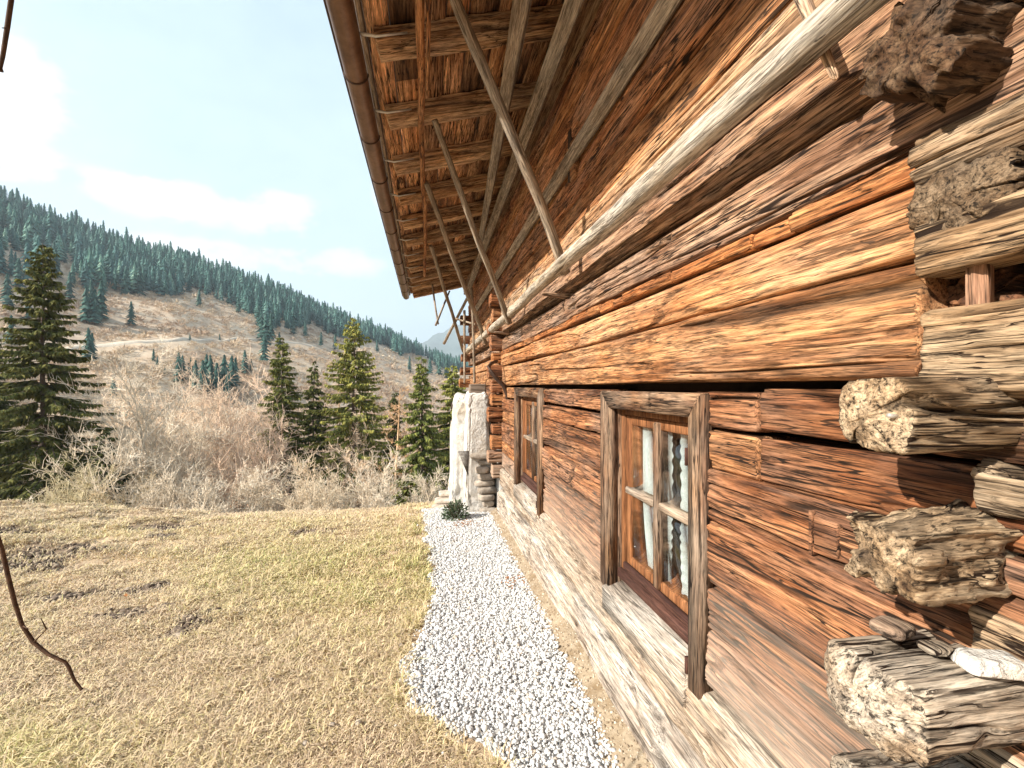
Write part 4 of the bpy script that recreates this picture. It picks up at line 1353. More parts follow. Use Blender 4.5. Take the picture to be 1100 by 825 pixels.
# ------------------------------------------------------------------ scraps lying on the silver log end
o = block('wood_scrap', None, Vector((0, 0, 0)), (WX - 0.105, 0.685, CAMZ - 0.425), (0.032, 0.030, 0.012), 101, W_GREYB, 0.006, T(.8), n=16, sharp=3.5, rotz=.3)
tag(o, 'rounded brown wood scrap lying leftmost on the silver log end', 'wood scrap')
o = block('wood_scrap', None, Vector((0, 0, 0)), (WX - 0.085, 0.63, CAMZ - 0.432), (0.028, 0.024, 0.010), 103, W_SILVER, 0.007, T(.9), n=16, sharp=3.0, rotz=-.2)
tag(o, 'flaky grey wood scrap between the brown one and the white wedge', 'wood scrap')
o = block('white_wedge', None, Vector((0, 0, 0)), (WX - 0.050, 0.575, CAMZ - 0.428), (0.042, 0.026, 0.013), 105, M_PLASTER, 0.003, T(1.0), n=16, sharp=6.0, rotz=-.35, taper=(.12, .1))
tag(o, 'white wedge-shaped stone chip lying on the silver log end', 'stone chip')
# ------------------------------------------------------------------ gravel
def ico():
    p = (1 + 5 ** 0.5) / 2
    V = np.array([(-1, p, 0), (1, p, 0), (-1, -p, 0), (1, -p, 0), (0, -1, p), (0, 1, p), (0, -1, -p), (0, 1, -p), (p, 0, -1), (p, 0, 1), (-p, 0, -1), (-p, 0, 1)], float)
    F = np.array([(0, 11, 5), (0, 5, 1), (0, 1, 7), (0, 7, 10), (0, 10, 11), (1, 5, 9), (5, 11, 4), (11, 10, 2), (10, 7, 6), (7, 1, 8),
                  (3, 9, 4), (3, 4, 2), (3, 2, 6), (3, 6, 8), (3, 8, 9), (4, 9, 5), (2, 4, 11), (6, 2, 10), (8, 6, 7), (9, 8, 1)])
    return V / np.linalg.norm(V[0]), F


IV, IF = ico()


def rand_rot(n):
    q = rng.normal(size=(n, 4))
    q /= np.linalg.norm(q, axis=1)[:, None]
    a, b, c, d = q.T
    return np.stack([np.stack([1 - 2 * (c * c + d * d), 2 * (b * c - a * d), 2 * (b * d + a * c)], -1),
                     np.stack([2 * (b * c + a * d), 1 - 2 * (b * b + d * d), 2 * (c * d - a * b)], -1),
                     np.stack([2 * (b * d - a * c), 2 * (c * d + a * b), 1 - 2 * (b * b + c * c)], -1)], 1)


def stones(x, y, z, r, tint):
    n = len(x)
    V = IV[None] * (1 + rng.uniform(-0.28, 0.22, (n, 12, 1)))
    V = V * (rng.uniform(0.6, 1.25, (n, 1, 3)))
    V = np.einsum('nij,nkj->nki', rand_rot(n), V) * r[:, None, None]
    V[:, :, 2] *= 0.85
    V = V + np.stack([x, y, z], -1)[:, None, :]
    F = IF[None] + (np.arange(n) * 12)[:, None, None]
    return V.reshape(-1, 3), F.reshape(-1, 3), np.repeat(tint, 12)


N = 105000
y = 0.7 + (6.35 - 0.7) * rng.random(N) ** 1.25
x = rng.uniform(-0.4, 0.95, N)
wob = 0.06 * vn(y * 5, 0 * y, seed=51) + 0.03 * vn(y * 15, 0 * y, seed=52)
inp = in_poly(x + wob, y, PATH_POLY)
edge = in_poly(x + rng.normal(0, 0.07, N), y + rng.normal(0, 0.07, N), PATH_POLY) & (rng.random(N) < 0.16)
strip_ = (x > edge_x(PATH_R, y)) & (x < 0.86) & (rng.random(N) < 0.05 + 0.10 * (np.abs(x - 0.80) < .05) * (vn(y * 3, 0 * y, seed=58) > 0))
keep = inp | edge | strip_
x, y, inp = x[keep], y[keep], inp[keep]
D = x * ST + y * CT
r = np.clip(rng.lognormal(-4.98, 0.36, len(x)), 0.0035, 0.017)
r = np.where(inp, r, r * rng.uniform(0.5, 1.0, len(x)))
z = gz(x, y) + np.where(inp, 0.010 + rng.uniform(0, 0.020, len(x)), 0.011)
tint = np.clip(rng.normal(0.52, 0.22, len(x)), 0, 0.93)
tint = np.where(rng.random(len(x)) < 0.035, 1.0, tint)
Vs, Fs, ts = stones(x, y, z, r, tint)
o = link('gravel', mesh_of('gravel', Vs, None, Fs, M_GRAVEL, False, {'tint': ts}))
tag(o, 'crushed white gravel of the path beside the house', 'gravel', kind='stuff')

# ------------------------------------------------------------------ lawn
N = 850000
uu = rng.random(N)
Dg = 1.25 * (9.2 / 1.25) ** (uu ** 0.86)
u = rng.uniform(-170, 600, N)
xc = (u - 550) / 500 * Dg
x, y = xc * CT + Dg * ST, Dg * CT - xc * ST
NX = 130000          # the lawn goes on beside and behind the camera
x = np.concatenate([x, rng.uniform(-7.5, 0.2, NX)])
y = np.concatenate([y, rng.uniform(-2.5, 8.5, NX)])
Dg = np.concatenate([Dg, np.hypot(x[-NX:], y[-NX:]) * 0.9 + 1.0])
N = N + NX
_ux = to_px(x[-NX:], y[-NX:], 0 * x[-NX:])
extra_ok = np.concatenate([np.ones(N - NX, bool), (_ux[0] < -150) | (_ux[2] < 1.3)])
sm_ = soil_mask(x, y)
wob = 0.07 * vn(y * 6, x * 6, seed=53) + 0.04 * vn(y * 17, x * 17, seed=54)
ok = (~in_poly(x + wob + 0.015, y, PATH_POLY)) & (x < edge_x(PATH_L, y) + 0.25 + 0 * y)
ok |= (x < edge_x(PATH_L, y) - 0.1)
ok &= extra_ok & (rng.random(N) > 0.93 * sm_)
clump = fbm(x * 9, y * 9, seed=55, o=3)
ok &= rng.random(N) < np.clip(0.75 + 0.55 * clump + 0.5 * fbm(x * 0.7, y * 0.7, seed=59, o=3), 0.12, 1)
x, y, Dg, clump = x[ok], y[ok], Dg[ok], clump[ok]
n = len(x)
lush = np.clip(0.55 * fbm(x * 0.55, y * 0.55, seed=56, o=3) + 0.35 * fbm(x * 2.5, y * 2.5, seed=57, o=3), -1, 1)
# greener towards the crest and along the path, straw-coloured and matted in the middle
gpx, gpy, _d = to_px(x, y, 0 * x)
crest = np.exp(-((gpy - 605) / 70.0) ** 2) * sstep(80, 330, gpx)
corner = np.exp(-((gpx - 15) / 110.0) ** 2 - ((gpy - 800) / 45.0) ** 2)
pathside = np.exp(-((edge_x(PATH_L, y) - x - 0.02) / 0.13) ** 2)
gt = np.clip(0.33 + 0.30 * lush + 0.36 * crest + 0.36 * corner + 0.12 * pathside + rng.normal(0, 0.17, n), 0, 1)
size = np.clip(0.55 + 0.35 * lush + 0.5 * pathside + 0.45 * corner + 0.3 * crest, 0.35, 1.6)
h = rng.uniform(0.012, 0.030, n) * size * (1 + 0.06 * Dg) * (1 + 0.5 * np.clip(clump, 0, 1))
h = h * np.where(rng.random(n) < 0.09, 2.1, 1.0)
wd = (0.0010 + 0.00065 * Dg) * rng.uniform(0.7, 1.3, n)
a = rng.uniform(0, 2 * math.pi, n)
lean = rng.uniform(0.5, 2.2, n)
dx, dy = np.cos(a), np.sin(a)
z0 = gz(x, y) - 0.004
mid = np.stack([x + dx * h * lean * 0.4, y + dy * h * lean * 0.4, z0 + h * 0.7], -1)
tip = np.stack([x + dx * h * lean, y + dy * h * lean, z0 + h * rng.uniform(0.35, 1.0, n)], -1)
b = np.stack([x, y, z0], -1)
sd = np.stack([-dy, dx, 0 * dx], -1) * wd[:, None]
V = np.stack([b - sd, b + sd, mid + sd * 0.8, mid - sd * 0.8, tip], 1).reshape(-1, 3)
k = (np.arange(n) * 5)[:, None]
Q = np.concatenate([k, k + 1, k + 2, k + 3], 1)
Tt = np.concatenate([k + 3, k + 2, k + 4], 1)
o = link('lawn_grass', mesh_of('lawn_grass', V, Q, Tt, M_GRASS, False, {'tint': np.repeat(gt, 5)}))
tag(o, 'short straw-coloured winter grass of the sloping lawn', 'grass', kind='stuff')

# little crumbs of soil on the bare patches
N = 9000
pk = rng.integers(0, len(SOIL), N)
sx_ = np.array([q[0] for q in SOIL])[pk] + rng.normal(0, 1, N) * np.array([q[2] * q[3] ** .5 for q in SOIL])[pk] * 0.5
sy_ = np.array([q[1] for q in SOIL])[pk] + rng.normal(0, 1, N) * np.array([q[2] / q[3] ** .5 for q in SOIL])[pk] * 0.6
kp = (soil_mask(sx_, sy_) > 0.3) & (sx_ < edge_x(PATH_L, sy_) - 0.05)
sx_, sy_ = sx_[kp], sy_[kp]
Vs, Fs, ts = stones(sx_, sy_, gz(sx_, sy_) - 0.012, np.clip(rng.lognormal(-4.5, 0.5, len(sx_)), 0.004, 0.035), rng.random(len(sx_)))
M_CLOD = attr_mat('dark_soil_crumbs', [(0.0, (0.075, 0.052, 0.038)), (0.7, (0.20, 0.15, 0.11)), (1.0, (0.36, 0.29, 0.22))], tint=False)
tag(link('soil_crumbs', mesh_of('soil_crumbs', Vs, None, Fs, M_CLOD, False, {'tint': ts})), 'dark crumbs of turned soil on the bare lawn patches', 'soil', kind='stuff')


N = 5200
ey = 0.9 + 5.0 * rng.random(N) ** 1.4
ex = edge_x(PATH_R, ey) - 0.06 + rng.random(N) * (0.90 - edge_x(PATH_R, ey) + 0.06)
et = np.clip((ex - (edge_x(PATH_R, ey) - 0.10)) / (1.1 - edge_x(PATH_R, ey) + 0.10), 0, 1)
ez = gz(ex, ey) + 0.010 + 0.06 * np.clip(et * 2.2, 0, 1) ** 1.5
Vs, Fs, ts = stones(ex, ey, ez, np.clip(rng.lognormal(-5.6, 0.55, N), 0.002, 0.012), rng.random(N))
M_CRUMB = attr_mat('sandy_crumbs', [(0.0, (0.20, 0.145, 0.095)), (0.7, (0.40, 0.32, 0.23)), (1.0, (0.55, 0.49, 0.41))], tint=False)
tag(link('earth_crumbs', mesh_of('earth_crumbs', Vs, None, Fs, M_CRUMB, False, {'tint': ts})), 'sandy crumbs and grit on the bare earth along the wall', 'earth', kind='stuff')


# dry leaves: one on the lawn, two drifts on the path
def leaves(pts_, s):
    mb_ = MB()
    for (lx, ly) in pts_:
        lz = float(gz(lx, ly)) + 0.032
        a_ = random.uniform(0, 6.28)
        ca, sa_ = math.cos(a_), math.sin(a_)
        q = [(-1, 0, .1), (-.3, .42, .25), (.5, .34, .05), (1, 0, .3), (.5, -.34, .2), (-.3, -.42, 0)]
        q = [(lx + s * (p[0] * ca - p[1] * sa_), ly + s * (p[0] * sa_ + p[1] * ca), lz + s * p[2] * random.uniform(.3, 1.4)) for p in q]
        q.append((lx, ly, lz + s * .02))
        mb_.add(q, None, [(6, i_, (i_ + 1) % 6) for i_ in range(6)])
    return mb_


lx, ly = gp(135, 645)
tag(leaves([(lx, ly)], 0.03).build('fallen_leaf', M_LEAFD), 'single orange-brown leaf lying on the lawn beside bare soil', 'leaf')
for (u, v, nn, sp, lb) in ((500, 566, 60, 0.10, 'drift of brown needles and leaves across the far end of the gravel path'), (548, 628, 26, 0.05, 'small drift of brown leaf litter on the middle of the gravel path')):
    lx, ly = gp(u, v)
    tag(leaves([(lx + random.gauss(0, sp), ly + random.gauss(0, sp * 1.1)) for _ in range(nn)], 0.016).build('leaf_litter', M_LEAFD), lb, 'leaf litter', kind='stuff')
# pale pebbles strayed onto the grass
for k, (u, v, lb) in enumerate(((357, 785, 'largest white pebble strayed onto the grass left of the path'), (385, 783, 'small white pebble on the grass nearest to the path edge'), (328, 805, 'white pebble low on the grass near the photo\'s bottom edge'), (292, 735, 'lone white pebble in the middle of the lawn'))):
    lx, ly = gp(u, v)
    o = block('pebble', None, Vector((0, 0, 0)), (lx, ly, float(gz(lx, ly)) + 0.016), (0.016 - .002 * k, 0.012, 0.009), 200 + k, M_STONE, 0.003, n=10, sharp=2.4)
    tag(o, lb, 'pebble')


# ------------------------------------------------------------------ trees
def spruce(H, wid, seed, bare=0.10, dens=1.0, droop=0.35, step=0.34, narrow=0.85):
    """crown mesh and trunk mesh of one spruce, base at the origin"""
    g = np.random.default_rng(seed)
    Vs_, ts_ = [], []
    zlev = H * bare
    brV, brQ = [], []
    nb_ = 0
    while zlev < H * 0.985:
        f = (zlev / H - bare) / (1 - bare)
        Lb = wid * ((1 - f) ** narrow) * (0.6 + 0.4 * min(1, (f + 0.02) * 7)) + 0.2
        cnt = 6 if f < 0.75 else 5
        a0 = g.uniform(0, 6.28)
        for k in range(cnt):
            if g.random() < 0.10:
                continue
            az_b = a0 + k * 2 * math.pi / cnt + g.normal(0, 0.22)
            L = Lb * g.uniform(0.55, 1.14)
            zb_ = zlev + g.normal(0, step * 0.6)
            s = np.linspace(0, 1, max(5, int(L / 0.16)))
            up0 = 0.25 * f + 0.02
            zz = zb_ + L * (up0 * s - (droop + 0.25 * (1 - f)) * s ** 1.6 + 0.16 * s ** 4)
            wv = 0.05 * L * np.sin(s * 5 + g.uniform(0, 6))
            ca, sa_ = math.cos(az_b), math.sin(az_b)
            px_, py_ = L * s * ca - wv * sa_, L * s * sa_ + wv * ca
            if L > 0.7:       # the bough itself
                rr = 0.010 + 0.022 * L / 3 * (1 - s)
                for (o1, o2) in ((0, 1), (-ca * 0 - sa_, 0)):
                    pass
                ring = np.stack([np.stack([px_ - sa_ * rr, py_ + ca * rr, zz], -1), np.stack([px_ + sa_ * rr, py_ - ca * rr, zz], -1), np.stack([px_, py_, zz - rr * 1.6], -1)], 1)
                brV.append(ring.reshape(-1, 3))
                brQ.append(grid_quads(len(s), 3, True) + nb_)
                nb_ += len(s) * 3
            m_ = int(max(10, L / 0.026 * dens))
            q = g.uniform(0.10, 1.02, m_) ** 0.8
            bx = np.interp(q, s, px_)
            by = np.interp(q, s, py_)
            bz = np.interp(q, s, zz)
            side = g.choice([-1.0, 1.0], m_)
            fan = g.uniform(0.35, 1.15, m_)
            tl = (0.22 + 0.40 * L / (L + 1.2) * (1.1 - q)) * g.uniform(0.7, 1.35, m_)
            dxx = ca * np.cos(fan) - side * sa_ * np.sin(fan)
            dyy = sa_ * np.cos(fan) + side * ca * np.sin(fan)
            dn = -g.uniform(0.25, 1.7, m_)
            dv = np.stack([dxx, dyy, dn], -1)
            dv /= np.linalg.norm(dv, axis=1)[:, None]
            base = np.stack([bx, by, bz], -1)
            sv = np.cross(dv, np.stack([g.normal(0, .5, m_), g.normal(0, .5, m_), np.ones(m_)], -1))
            sv /= np.linalg.norm(sv, axis=1)[:, None]
            w_b = tl * g.uniform(0.13, 0.25, m_)
            mid_ = base + dv * (tl * 0.45)[:, None]
            tip_ = base + dv * tl[:, None] + np.stack([0 * tl, 0 * tl, -0.12 * tl], -1)
            Vs_.append(np.stack([base, mid_ + sv * w_b[:, None], tip_, mid_ - sv * w_b[:, None]], 1).reshape(-1, 3))
            tt_ = np.clip(g.normal(0.46, 0.17, m_) + 0.14 * (q > 0.85), 0, 1)
            ts_.append(np.repeat(tt_, 4))
        zlev += step * (0.55 + 0.75 * (1 - f)) * g.uniform(0.75, 1.25)
    V_ = np.concatenate(Vs_)
    k_ = (np.arange(len(V_) // 4) * 4)[:, None]
    crown = mesh_of('crown', V_, np.concatenate([k_, k_ + 1, k_ + 2, k_ + 3], 1), None, M_NEEDLE, False, {'tint': np.concatenate(ts_)})
    zt_ = np.linspace(-1.0, H, 24)
    rt = np.clip(0.011 * H * (1 - zt_ / H) ** 0.8 + 0.01, 0.012, None)
    th = np.linspace(0, 2 * math.pi, 8, endpoint=False)
    TV = np.stack([rt[:, None] * np.cos(th) + 0.05 * np.sin(zt_ * .7)[:, None], rt[:, None] * np.sin(th), zt_[:, None] + 0 * th], -1).reshape(-1, 3)
    allV = [TV] + brV
    allQ = [grid_quads(24, 8, True)] + [b_ + len(TV) for b_ in brQ]
    trunk = mesh_of('trunk', np.concatenate(allV), np.concatenate(allQ), None, M_BARK, True)
    return crown, trunk


def plant_spruce(u, vtop, D, wid, seed, label, tint, **kw):
    p = pt(u, vtop, D)
    zb_ = float(gz(p.x, p.y))
    H = p.z - zb_
    crown, trunk = spruce(H, wid * 1.42, seed, **kw)
    r_ = tag(empty('spruce_tree', (p.x, p.y, zb_)), label, 'spruce', 'spruces below the lawn')
    link('crown', crown, r_, color=tint)
    link('trunk', trunk, r_)
    return r_


plant_spruce(46, 262, 30, 3.5, 301, 'tallest dark spruce with wide ragged boughs at the left side', T(1.25, 1.05, .98, .82), bare=.12, dens=1.5, droop=.30, narrow=.80)
plant_spruce(-10, 352, 34, 3.0, 302, 'dark spruce cut off by the photo\'s left edge', T(.8), bare=.1)
plant_spruce(112, 463, 29, 2.0, 303, 'small dark spruce at the right foot of the tallest one', T(.70), bare=.15)
plant_spruce(303, 362, 40, 3.2, 304, 'dense dark spruce, leftmost of the group right of the bare thicket', T(1.6, 1.05, 1, .8), bare=.08, dens=1.2)
plant_spruce(337, 388, 43, 2.4, 305, 'slim dark spruce squeezed between two bigger spruces', T(1.2, 1.03, 1, .85), bare=.1)
plant_spruce(380, 341, 41, 4.0, 306, 'tall yellow-green spruce with loose feathery crown', T(2.5, 1.12, 1.0, .75), bare=.30, dens=.85, droop=.22)
plant_spruce(453, 383, 37, 3.0, 307, 'pointed green spruce standing alone left of the white pier', T(1.8, 1.0, 1.0, .75), bare=.10, dens=1.1, narrow=.95)
plant_spruce(486, 390, 44, 4.0, 308, 'light green spruce half hidden by the house corner', T(2.3, 1.08, 1.0, .7), bare=.1)
plant_spruce(424, 420, 47, 2.1, 309, 'thin spruce behind the reddish larch', T(.95), bare=.1)
plant_spruce(-140, 300, 36, 4.5, 310, 'spruce standing left beyond the photo\'s edge', T(.85), bare=.1, dens=.6)
plant_spruce(700, 380, 48, 4.0, 311, 'spruce standing behind the house', T(1.1), bare=.1, dens=.5)


def bare_tree(H, seed, stems=4, cap=2600, spread=0.45, levels=(9, 7, 6, 3), lens=(0.42, 0.48, 0.5, 0.6), tw=0.017, up=0.35, larch=False):
    g = np.random.default_rng(seed)
    segV, tints = [], []

    def emit(P0, P1, r0, r1, tv):
        d = P1 - P0
        d /= np.linalg.norm(d, axis=1)[:, None] + 1e-9
        ref = np.where(np.abs(d[:, 2:3]) > 0.9, [[1.0, 0, 0]], [[0, 0, 1.0]])
        a_ = np.cross(d, ref)
        a_ /= np.linalg.norm(a_, axis=1)[:, None]
        b_ = np.cross(d, a_)
        pts_ = []
        for (P, r) in ((P0, r0), (P1, r1)):
            for k in range(3):
                t_ = 2 * math.pi * k / 3
                pts_.append(P + (a_ * math.cos(t_) + b_ * math.sin(t_)) * r[:, None])
        segV.append(np.stack(pts_, 1))
        tints.append(np.repeat(tv, 6))
    # stems as poly-lines
    S = []
    for k in range(stems):
        a_ = g.uniform(0, 6.28)
        ln = H * g.uniform(0.7, 1.0) if k else H
        dirv = np.array([math.cos(a_) * spread * g.uniform(.3, 1), math.sin(a_) * spread * g.uniform(.3, 1), 1.0])
        if larch:
            dirv[:2] *= 0.05
        p = np.array([g.normal(0, .25), g.normal(0, .25), -0.4])
        r0 = 0.017 * ln
        nseg = 9
        for i in range(nseg):
            dv = dirv / np.linalg.norm(dirv) * ln / nseg
            q = p + dv
            S.append((p, q, r0 * (1 - i / nseg) + tw, r0 * (1 - (i + 1) / nseg) + tw, 1 - i / nseg, ln))
            dirv = dirv + g.normal(0, 0.10, 3) * (0.3 if larch else 1)
            dirv[2] += 0.06
            p = q
    P0 = np.array([s[0] for s in S])
    P1 = np.array([s[1] for s in S])
    emit(P0, P1, np.array([s[2] for s in S]), np.array([s[3] for s in S]), np.clip(g.normal(0.62, .1, len(S)), 0, 1))
    lo = 0.12 if larch else 0.2
    par0, par1, plen = P0, P1, np.array([s[5] for s in S]) / 9
    base_len = np.array([(s[5] * lens[0] * (0.35 + 0.65 * s[4])) if larch else s[5] * lens[0] * (0.62 + 0.38 * s[4]) for s in S])
    hi = np.array([s[1][2] for s in S]) > H * lo
    par0, par1, base_len = par0[hi], par1[hi], base_len[hi]
    for li, kcount in enumerate(levels):
        m_ = len(par0)
        idx = np.repeat(np.arange(m_), kcount if li else max(2, kcount // 3 + (3 if larch else 0)))
        t_ = g.uniform(0.05, 1.0, len(idx))
        st_ = par0[idx] + (par1[idx] - par0[idx]) * t_[:, None]
        pd = par1[idx] - par0[idx]
        pd /= np.linalg.norm(pd, axis=1)[:, None] + 1e-9
        rnd = g.normal(0, 1, (len(idx), 3))
        rnd -= pd * np.sum(rnd * pd, 1)[:, None]
        rnd /= np.linalg.norm(rnd, axis=1)[:, None] + 1e-9
        dv = pd * g.uniform(0.35, 0.95, len(idx))[:, None] + rnd * 0.8
        if larch and li == 0:
            dv[:, 2] = g.uniform(-0.15, 0.2, len(idx))
        else:
            dv[:, 2] += up * g.uniform(0.2, 1.0, len(idx)) * (0.2 if larch else 1)
        dv /= np.linalg.norm(dv, axis=1)[:, None]
        L_ = base_len[idx] * g.uniform(0.5, 1.15, len(idx))
        mid_ = st_ + dv * (L_ * 0.5)[:, None]
        dv2 = dv + g.normal(0, 0.22, dv.shape)
        dv2[:, 2] += 0.12
        dv2 /= np.linalg.norm(dv2, axis=1)[:, None]
        en_ = mid_ + dv2 * (L_ * 0.5)[:, None]
        rb = np.clip(L_ * 0.010, tw * 0.8, None)
        tv = np.clip(g.normal(0.55 + 0.05 * li, .16, len(idx)), 0, 1)
        emit(st_, mid_, rb, rb * 0.75, tv)
        emit(mid_, en_, rb * 0.75, np.full(len(rb), tw * 0.55), tv)
        par0 = np.concatenate([st_, mid_])
        par1 = np.concatenate([mid_, en_])
        base_len = np.concatenate([L_, L_]) * lens[min(li + 1, len(lens) - 1)]
        if li + 1 < len(levels):
            kk = levels[li + 1]
            want = 1600 * kk
            if len(par0) * kk > cap:
                sel = g.permutation(len(par0))[:cap // kk]
                par0, par1, base_len = par0[sel], par1[sel], base_len[sel]
    V_ = np.concatenate(segV).reshape(-1, 3)
    n_ = len(V_) // 6
    k_ = (np.arange(n_) * 6)[:, None]
    Q_ = np.concatenate([np.concatenate([k_ + i, k_ + (i + 1) % 3, k_ + 3 + (i + 1) % 3, k_ + 3 + i], 1) for i in range(3)])
    return mesh_of('bare_tree', V_, Q_, None, M_BARE, False, {'tint': np.concatenate(tints)})


BT = [  # u, v of the top, depth, seed, stems, label, tint
    (196, 408, 34, 1, 3, 'tallest pale bare tree in the middle of the grey thicket', T(1.1)),
    (150, 446, 31, 2, 4, 'bare grey tree next to the small dark spruce, left in the thicket', T(1.0)),
    (232, 436, 35, 3, 4, 'bare tree just right of the tallest one in the thicket', T(1.1, 1.05, .95, .9)),
    (265, 452, 33, 4, 4, 'pinkish bare tree at the right side of the thicket', T(1.05, 1.1, .95, .9)),
    (178, 508, 27, 5, 5, 'low spreading bare shrub in front of the thicket\'s tallest tree', T(.95)),
    (225, 512, 26, 6, 5, 'low bare shrub before the thicket, right of centre', T(1.0)),
    (105, 508, 27, 7, 4, 'tan bare shrub in front of the small dark spruce', T(.95, 1.05, 1, .85)),
    (288, 508, 29, 8, 4, 'bare shrub in front of the dense dark spruce group', T(1.05)),
    (355, 498, 32, 9, 4, 'pale many-stemmed bare shrub below the yellow-green spruce', T(1.1, 1.05, .98, .9)),
    (390, 496, 31, 10, 4, 'bare shrub with upright stems between yellow-green spruce and larch', T(1.1)),
    (478, 510, 33, 12, 4, 'greyish bare shrub between the lone green spruce and the pier', T(1.05)),
    (318, 520, 27, 13, 5, 'low bare shrub in front of the slim dark spruce', T(1.0, 1.02, 1, .95)),
    (245, 436, 44, 14, 3, 'bare tree far back in the thicket', T(1.05, 1.05, .95, .92)),
    (160, 440, 46, 15, 3, 'pale bare tree far back left in the thicket', T(1.05)),
    (210, 428, 42, 23, 3, 'slender bare tree behind the tallest one, near the spruce clump', T(1.25, 1.05, .97, .92)),
    (272, 446, 46, 24, 3, 'bare tree far back at the right edge of the thicket', T(1.2, 1.08, .95, .9)),
    (132, 464, 40, 25, 4, 'bare shrub at the thicket\'s left back edge', T(1.2)),
    (400, 468, 40, 26, 3, 'pale bare tree far back beside the yellow-green spruce', T(1.25, 1.06, .96, .9)),
    (60, 505, 25, 16, 5, 'low bare shrub below the tallest dark spruce', T(.8, 1.0, 1, .82)),
]
for (u, v, D, sd, stm, lb, tn) in BT:
    p = pt(u, v, D)
    zb_ = float(gz(p.x, p.y))
    me_ = bare_tree(p.z - zb_, 400 + sd, stm, spread=0.40, cap=3600 if stm == 3 else 2200)
    o = link('bare_tree', me_, None, loc=(p.x, p.y, zb_), color=[1.4 * q for q in tn])
    tag(o, lb, 'bare tree' if 'tree' in lb else 'bare shrub', 'leafless trees and shrubs below the lawn')
for (u, v, D, lb, tn, sd) in ((419, 412, 38, 'reddish leafless larch with a straight thin trunk', T(1.15, 1.15, .85, .62), 21), (361, 400, 46, 'thin pinkish larch behind the slim dark spruce', T(1.1, 1.1, .9, .75), 22)):
    p = pt(u, v, D)
    zb_ = float(gz(p.x, p.y))
    o = link('larch_tree', bare_tree(p.z - zb_, 500 + sd, 1, larch=True, levels=(12, 7, 4), lens=(0.20, 0.35, 0.45), tw=0.014), None, loc=(p.x, p.y, zb_), color=tn)
    tag(o, lb, 'larch')

# understorey closing the foot of the thicket: dark low juniper and brush, a continuous mass
N = 9000
uu = rng.uniform(-160, 520, N)
DD = rng.uniform(17, 46, N)
xc = (uu - 550) / 500 * DD
x, y = xc * CT + DD * ST, DD * CT - xc * ST
ok = fbm(x / 5, y / 5, seed=71, o=3) > -0.1
x, y, DD = x[ok], y[ok], DD[ok]
n = len(x)
K = 26
b = np.stack([x, y, gz(x, y)], -1)
dirs = rng.normal(0, 1, (n, K, 3))
dirs[:, :, 2] = np.abs(dirs[:, :, 2]) + 0.55
dirs /= np.linalg.norm(dirs, axis=2)[:, :, None]
Lh = rng.uniform(0.3, 0.9, n)[:, None] * rng.uniform(0.5, 1.1, (n, K))
sdv = np.cross(dirs, rng.normal(0, 1, (n, K, 3)))
sdv /= np.linalg.norm(sdv, axis=2)[:, :, None]
st_ = b[:, None] + dirs * (Lh * rng.uniform(0, 0.45, (n, K)))[:, :, None]
V = np.stack([st_ - sdv * 0.018, st_ + sdv * 0.018, b[:, None] + dirs * Lh[:, :, None]], 2).reshape(-1, 3)
tt_ = np.repeat(np.clip(rng.normal(0.5, .2, n)[:, None] + rng.normal(0, .12, (n, K)), 0, 1).ravel(), 3)
o = link('undergrowth', mesh_of('undergrowth', V, None, np.arange(len(V)).reshape(-1, 3), M_BARE, False, {'tint': tt_}), color=T(.85, 1, .97, .85))
tag(o, 'leafless tangled undergrowth filling the slope below the lawn', 'undergrowth', kind='stuff')

# small evergreen shrub at the foot of the pier
p = pt(489, 545, 5.55)
zb_ = float(gz(p.x, p.y))
n = 900
dirs = rng.normal(0, 1, (n, 3))
dirs[:, 2] = np.abs(dirs[:, 2]) * 1.3
dirs /= np.linalg.norm(dirs, axis=1)[:, None]
c_ = dirs * rng.uniform(0.2, 1, n)[:, None] ** .6 * np.array([0.16, 0.13, 0.24])
dl = dirs + rng.normal(0, .6, (n, 3))
dl /= np.linalg.norm(dl, axis=1)[:, None]
sdv = np.cross(dl, rng.normal(0, 1, (n, 3)))
sdv /= np.linalg.norm(sdv, axis=1)[:, None]
ll = rng.uniform(.02, .05, n)[:, None]
V = np.stack([c_, c_ + dl * ll * .5 + sdv * ll * .22, c_ + dl * ll, c_ + dl * ll * .5 - sdv * ll * .22], 1).reshape(-1, 3)
mb = MB()
for k in range(14):
    a_ = k * 0.45
    mb.tube([(0, 0, -.02), (0.05 * math.cos(a_ * 3), 0.05 * math.sin(a_ * 3), .1), (0.11 * math.cos(a_ * 3), .10 * math.sin(a_ * 3), .20)], [.005, .004, .002], 5)
sh = tag(empty('small_shrub', (p.x, p.y, zb_)), 'small grey-green shrub growing at the foot of the white pier', 'shrub')
link('foliage', mesh_of('foliage', V, np.arange(len(V)).reshape(-1, 4), None, M_SHRUB, False, {'tint': np.repeat(rng.random(n), 4)}), sh)
mb.build('stem', M_TWIG, sh)

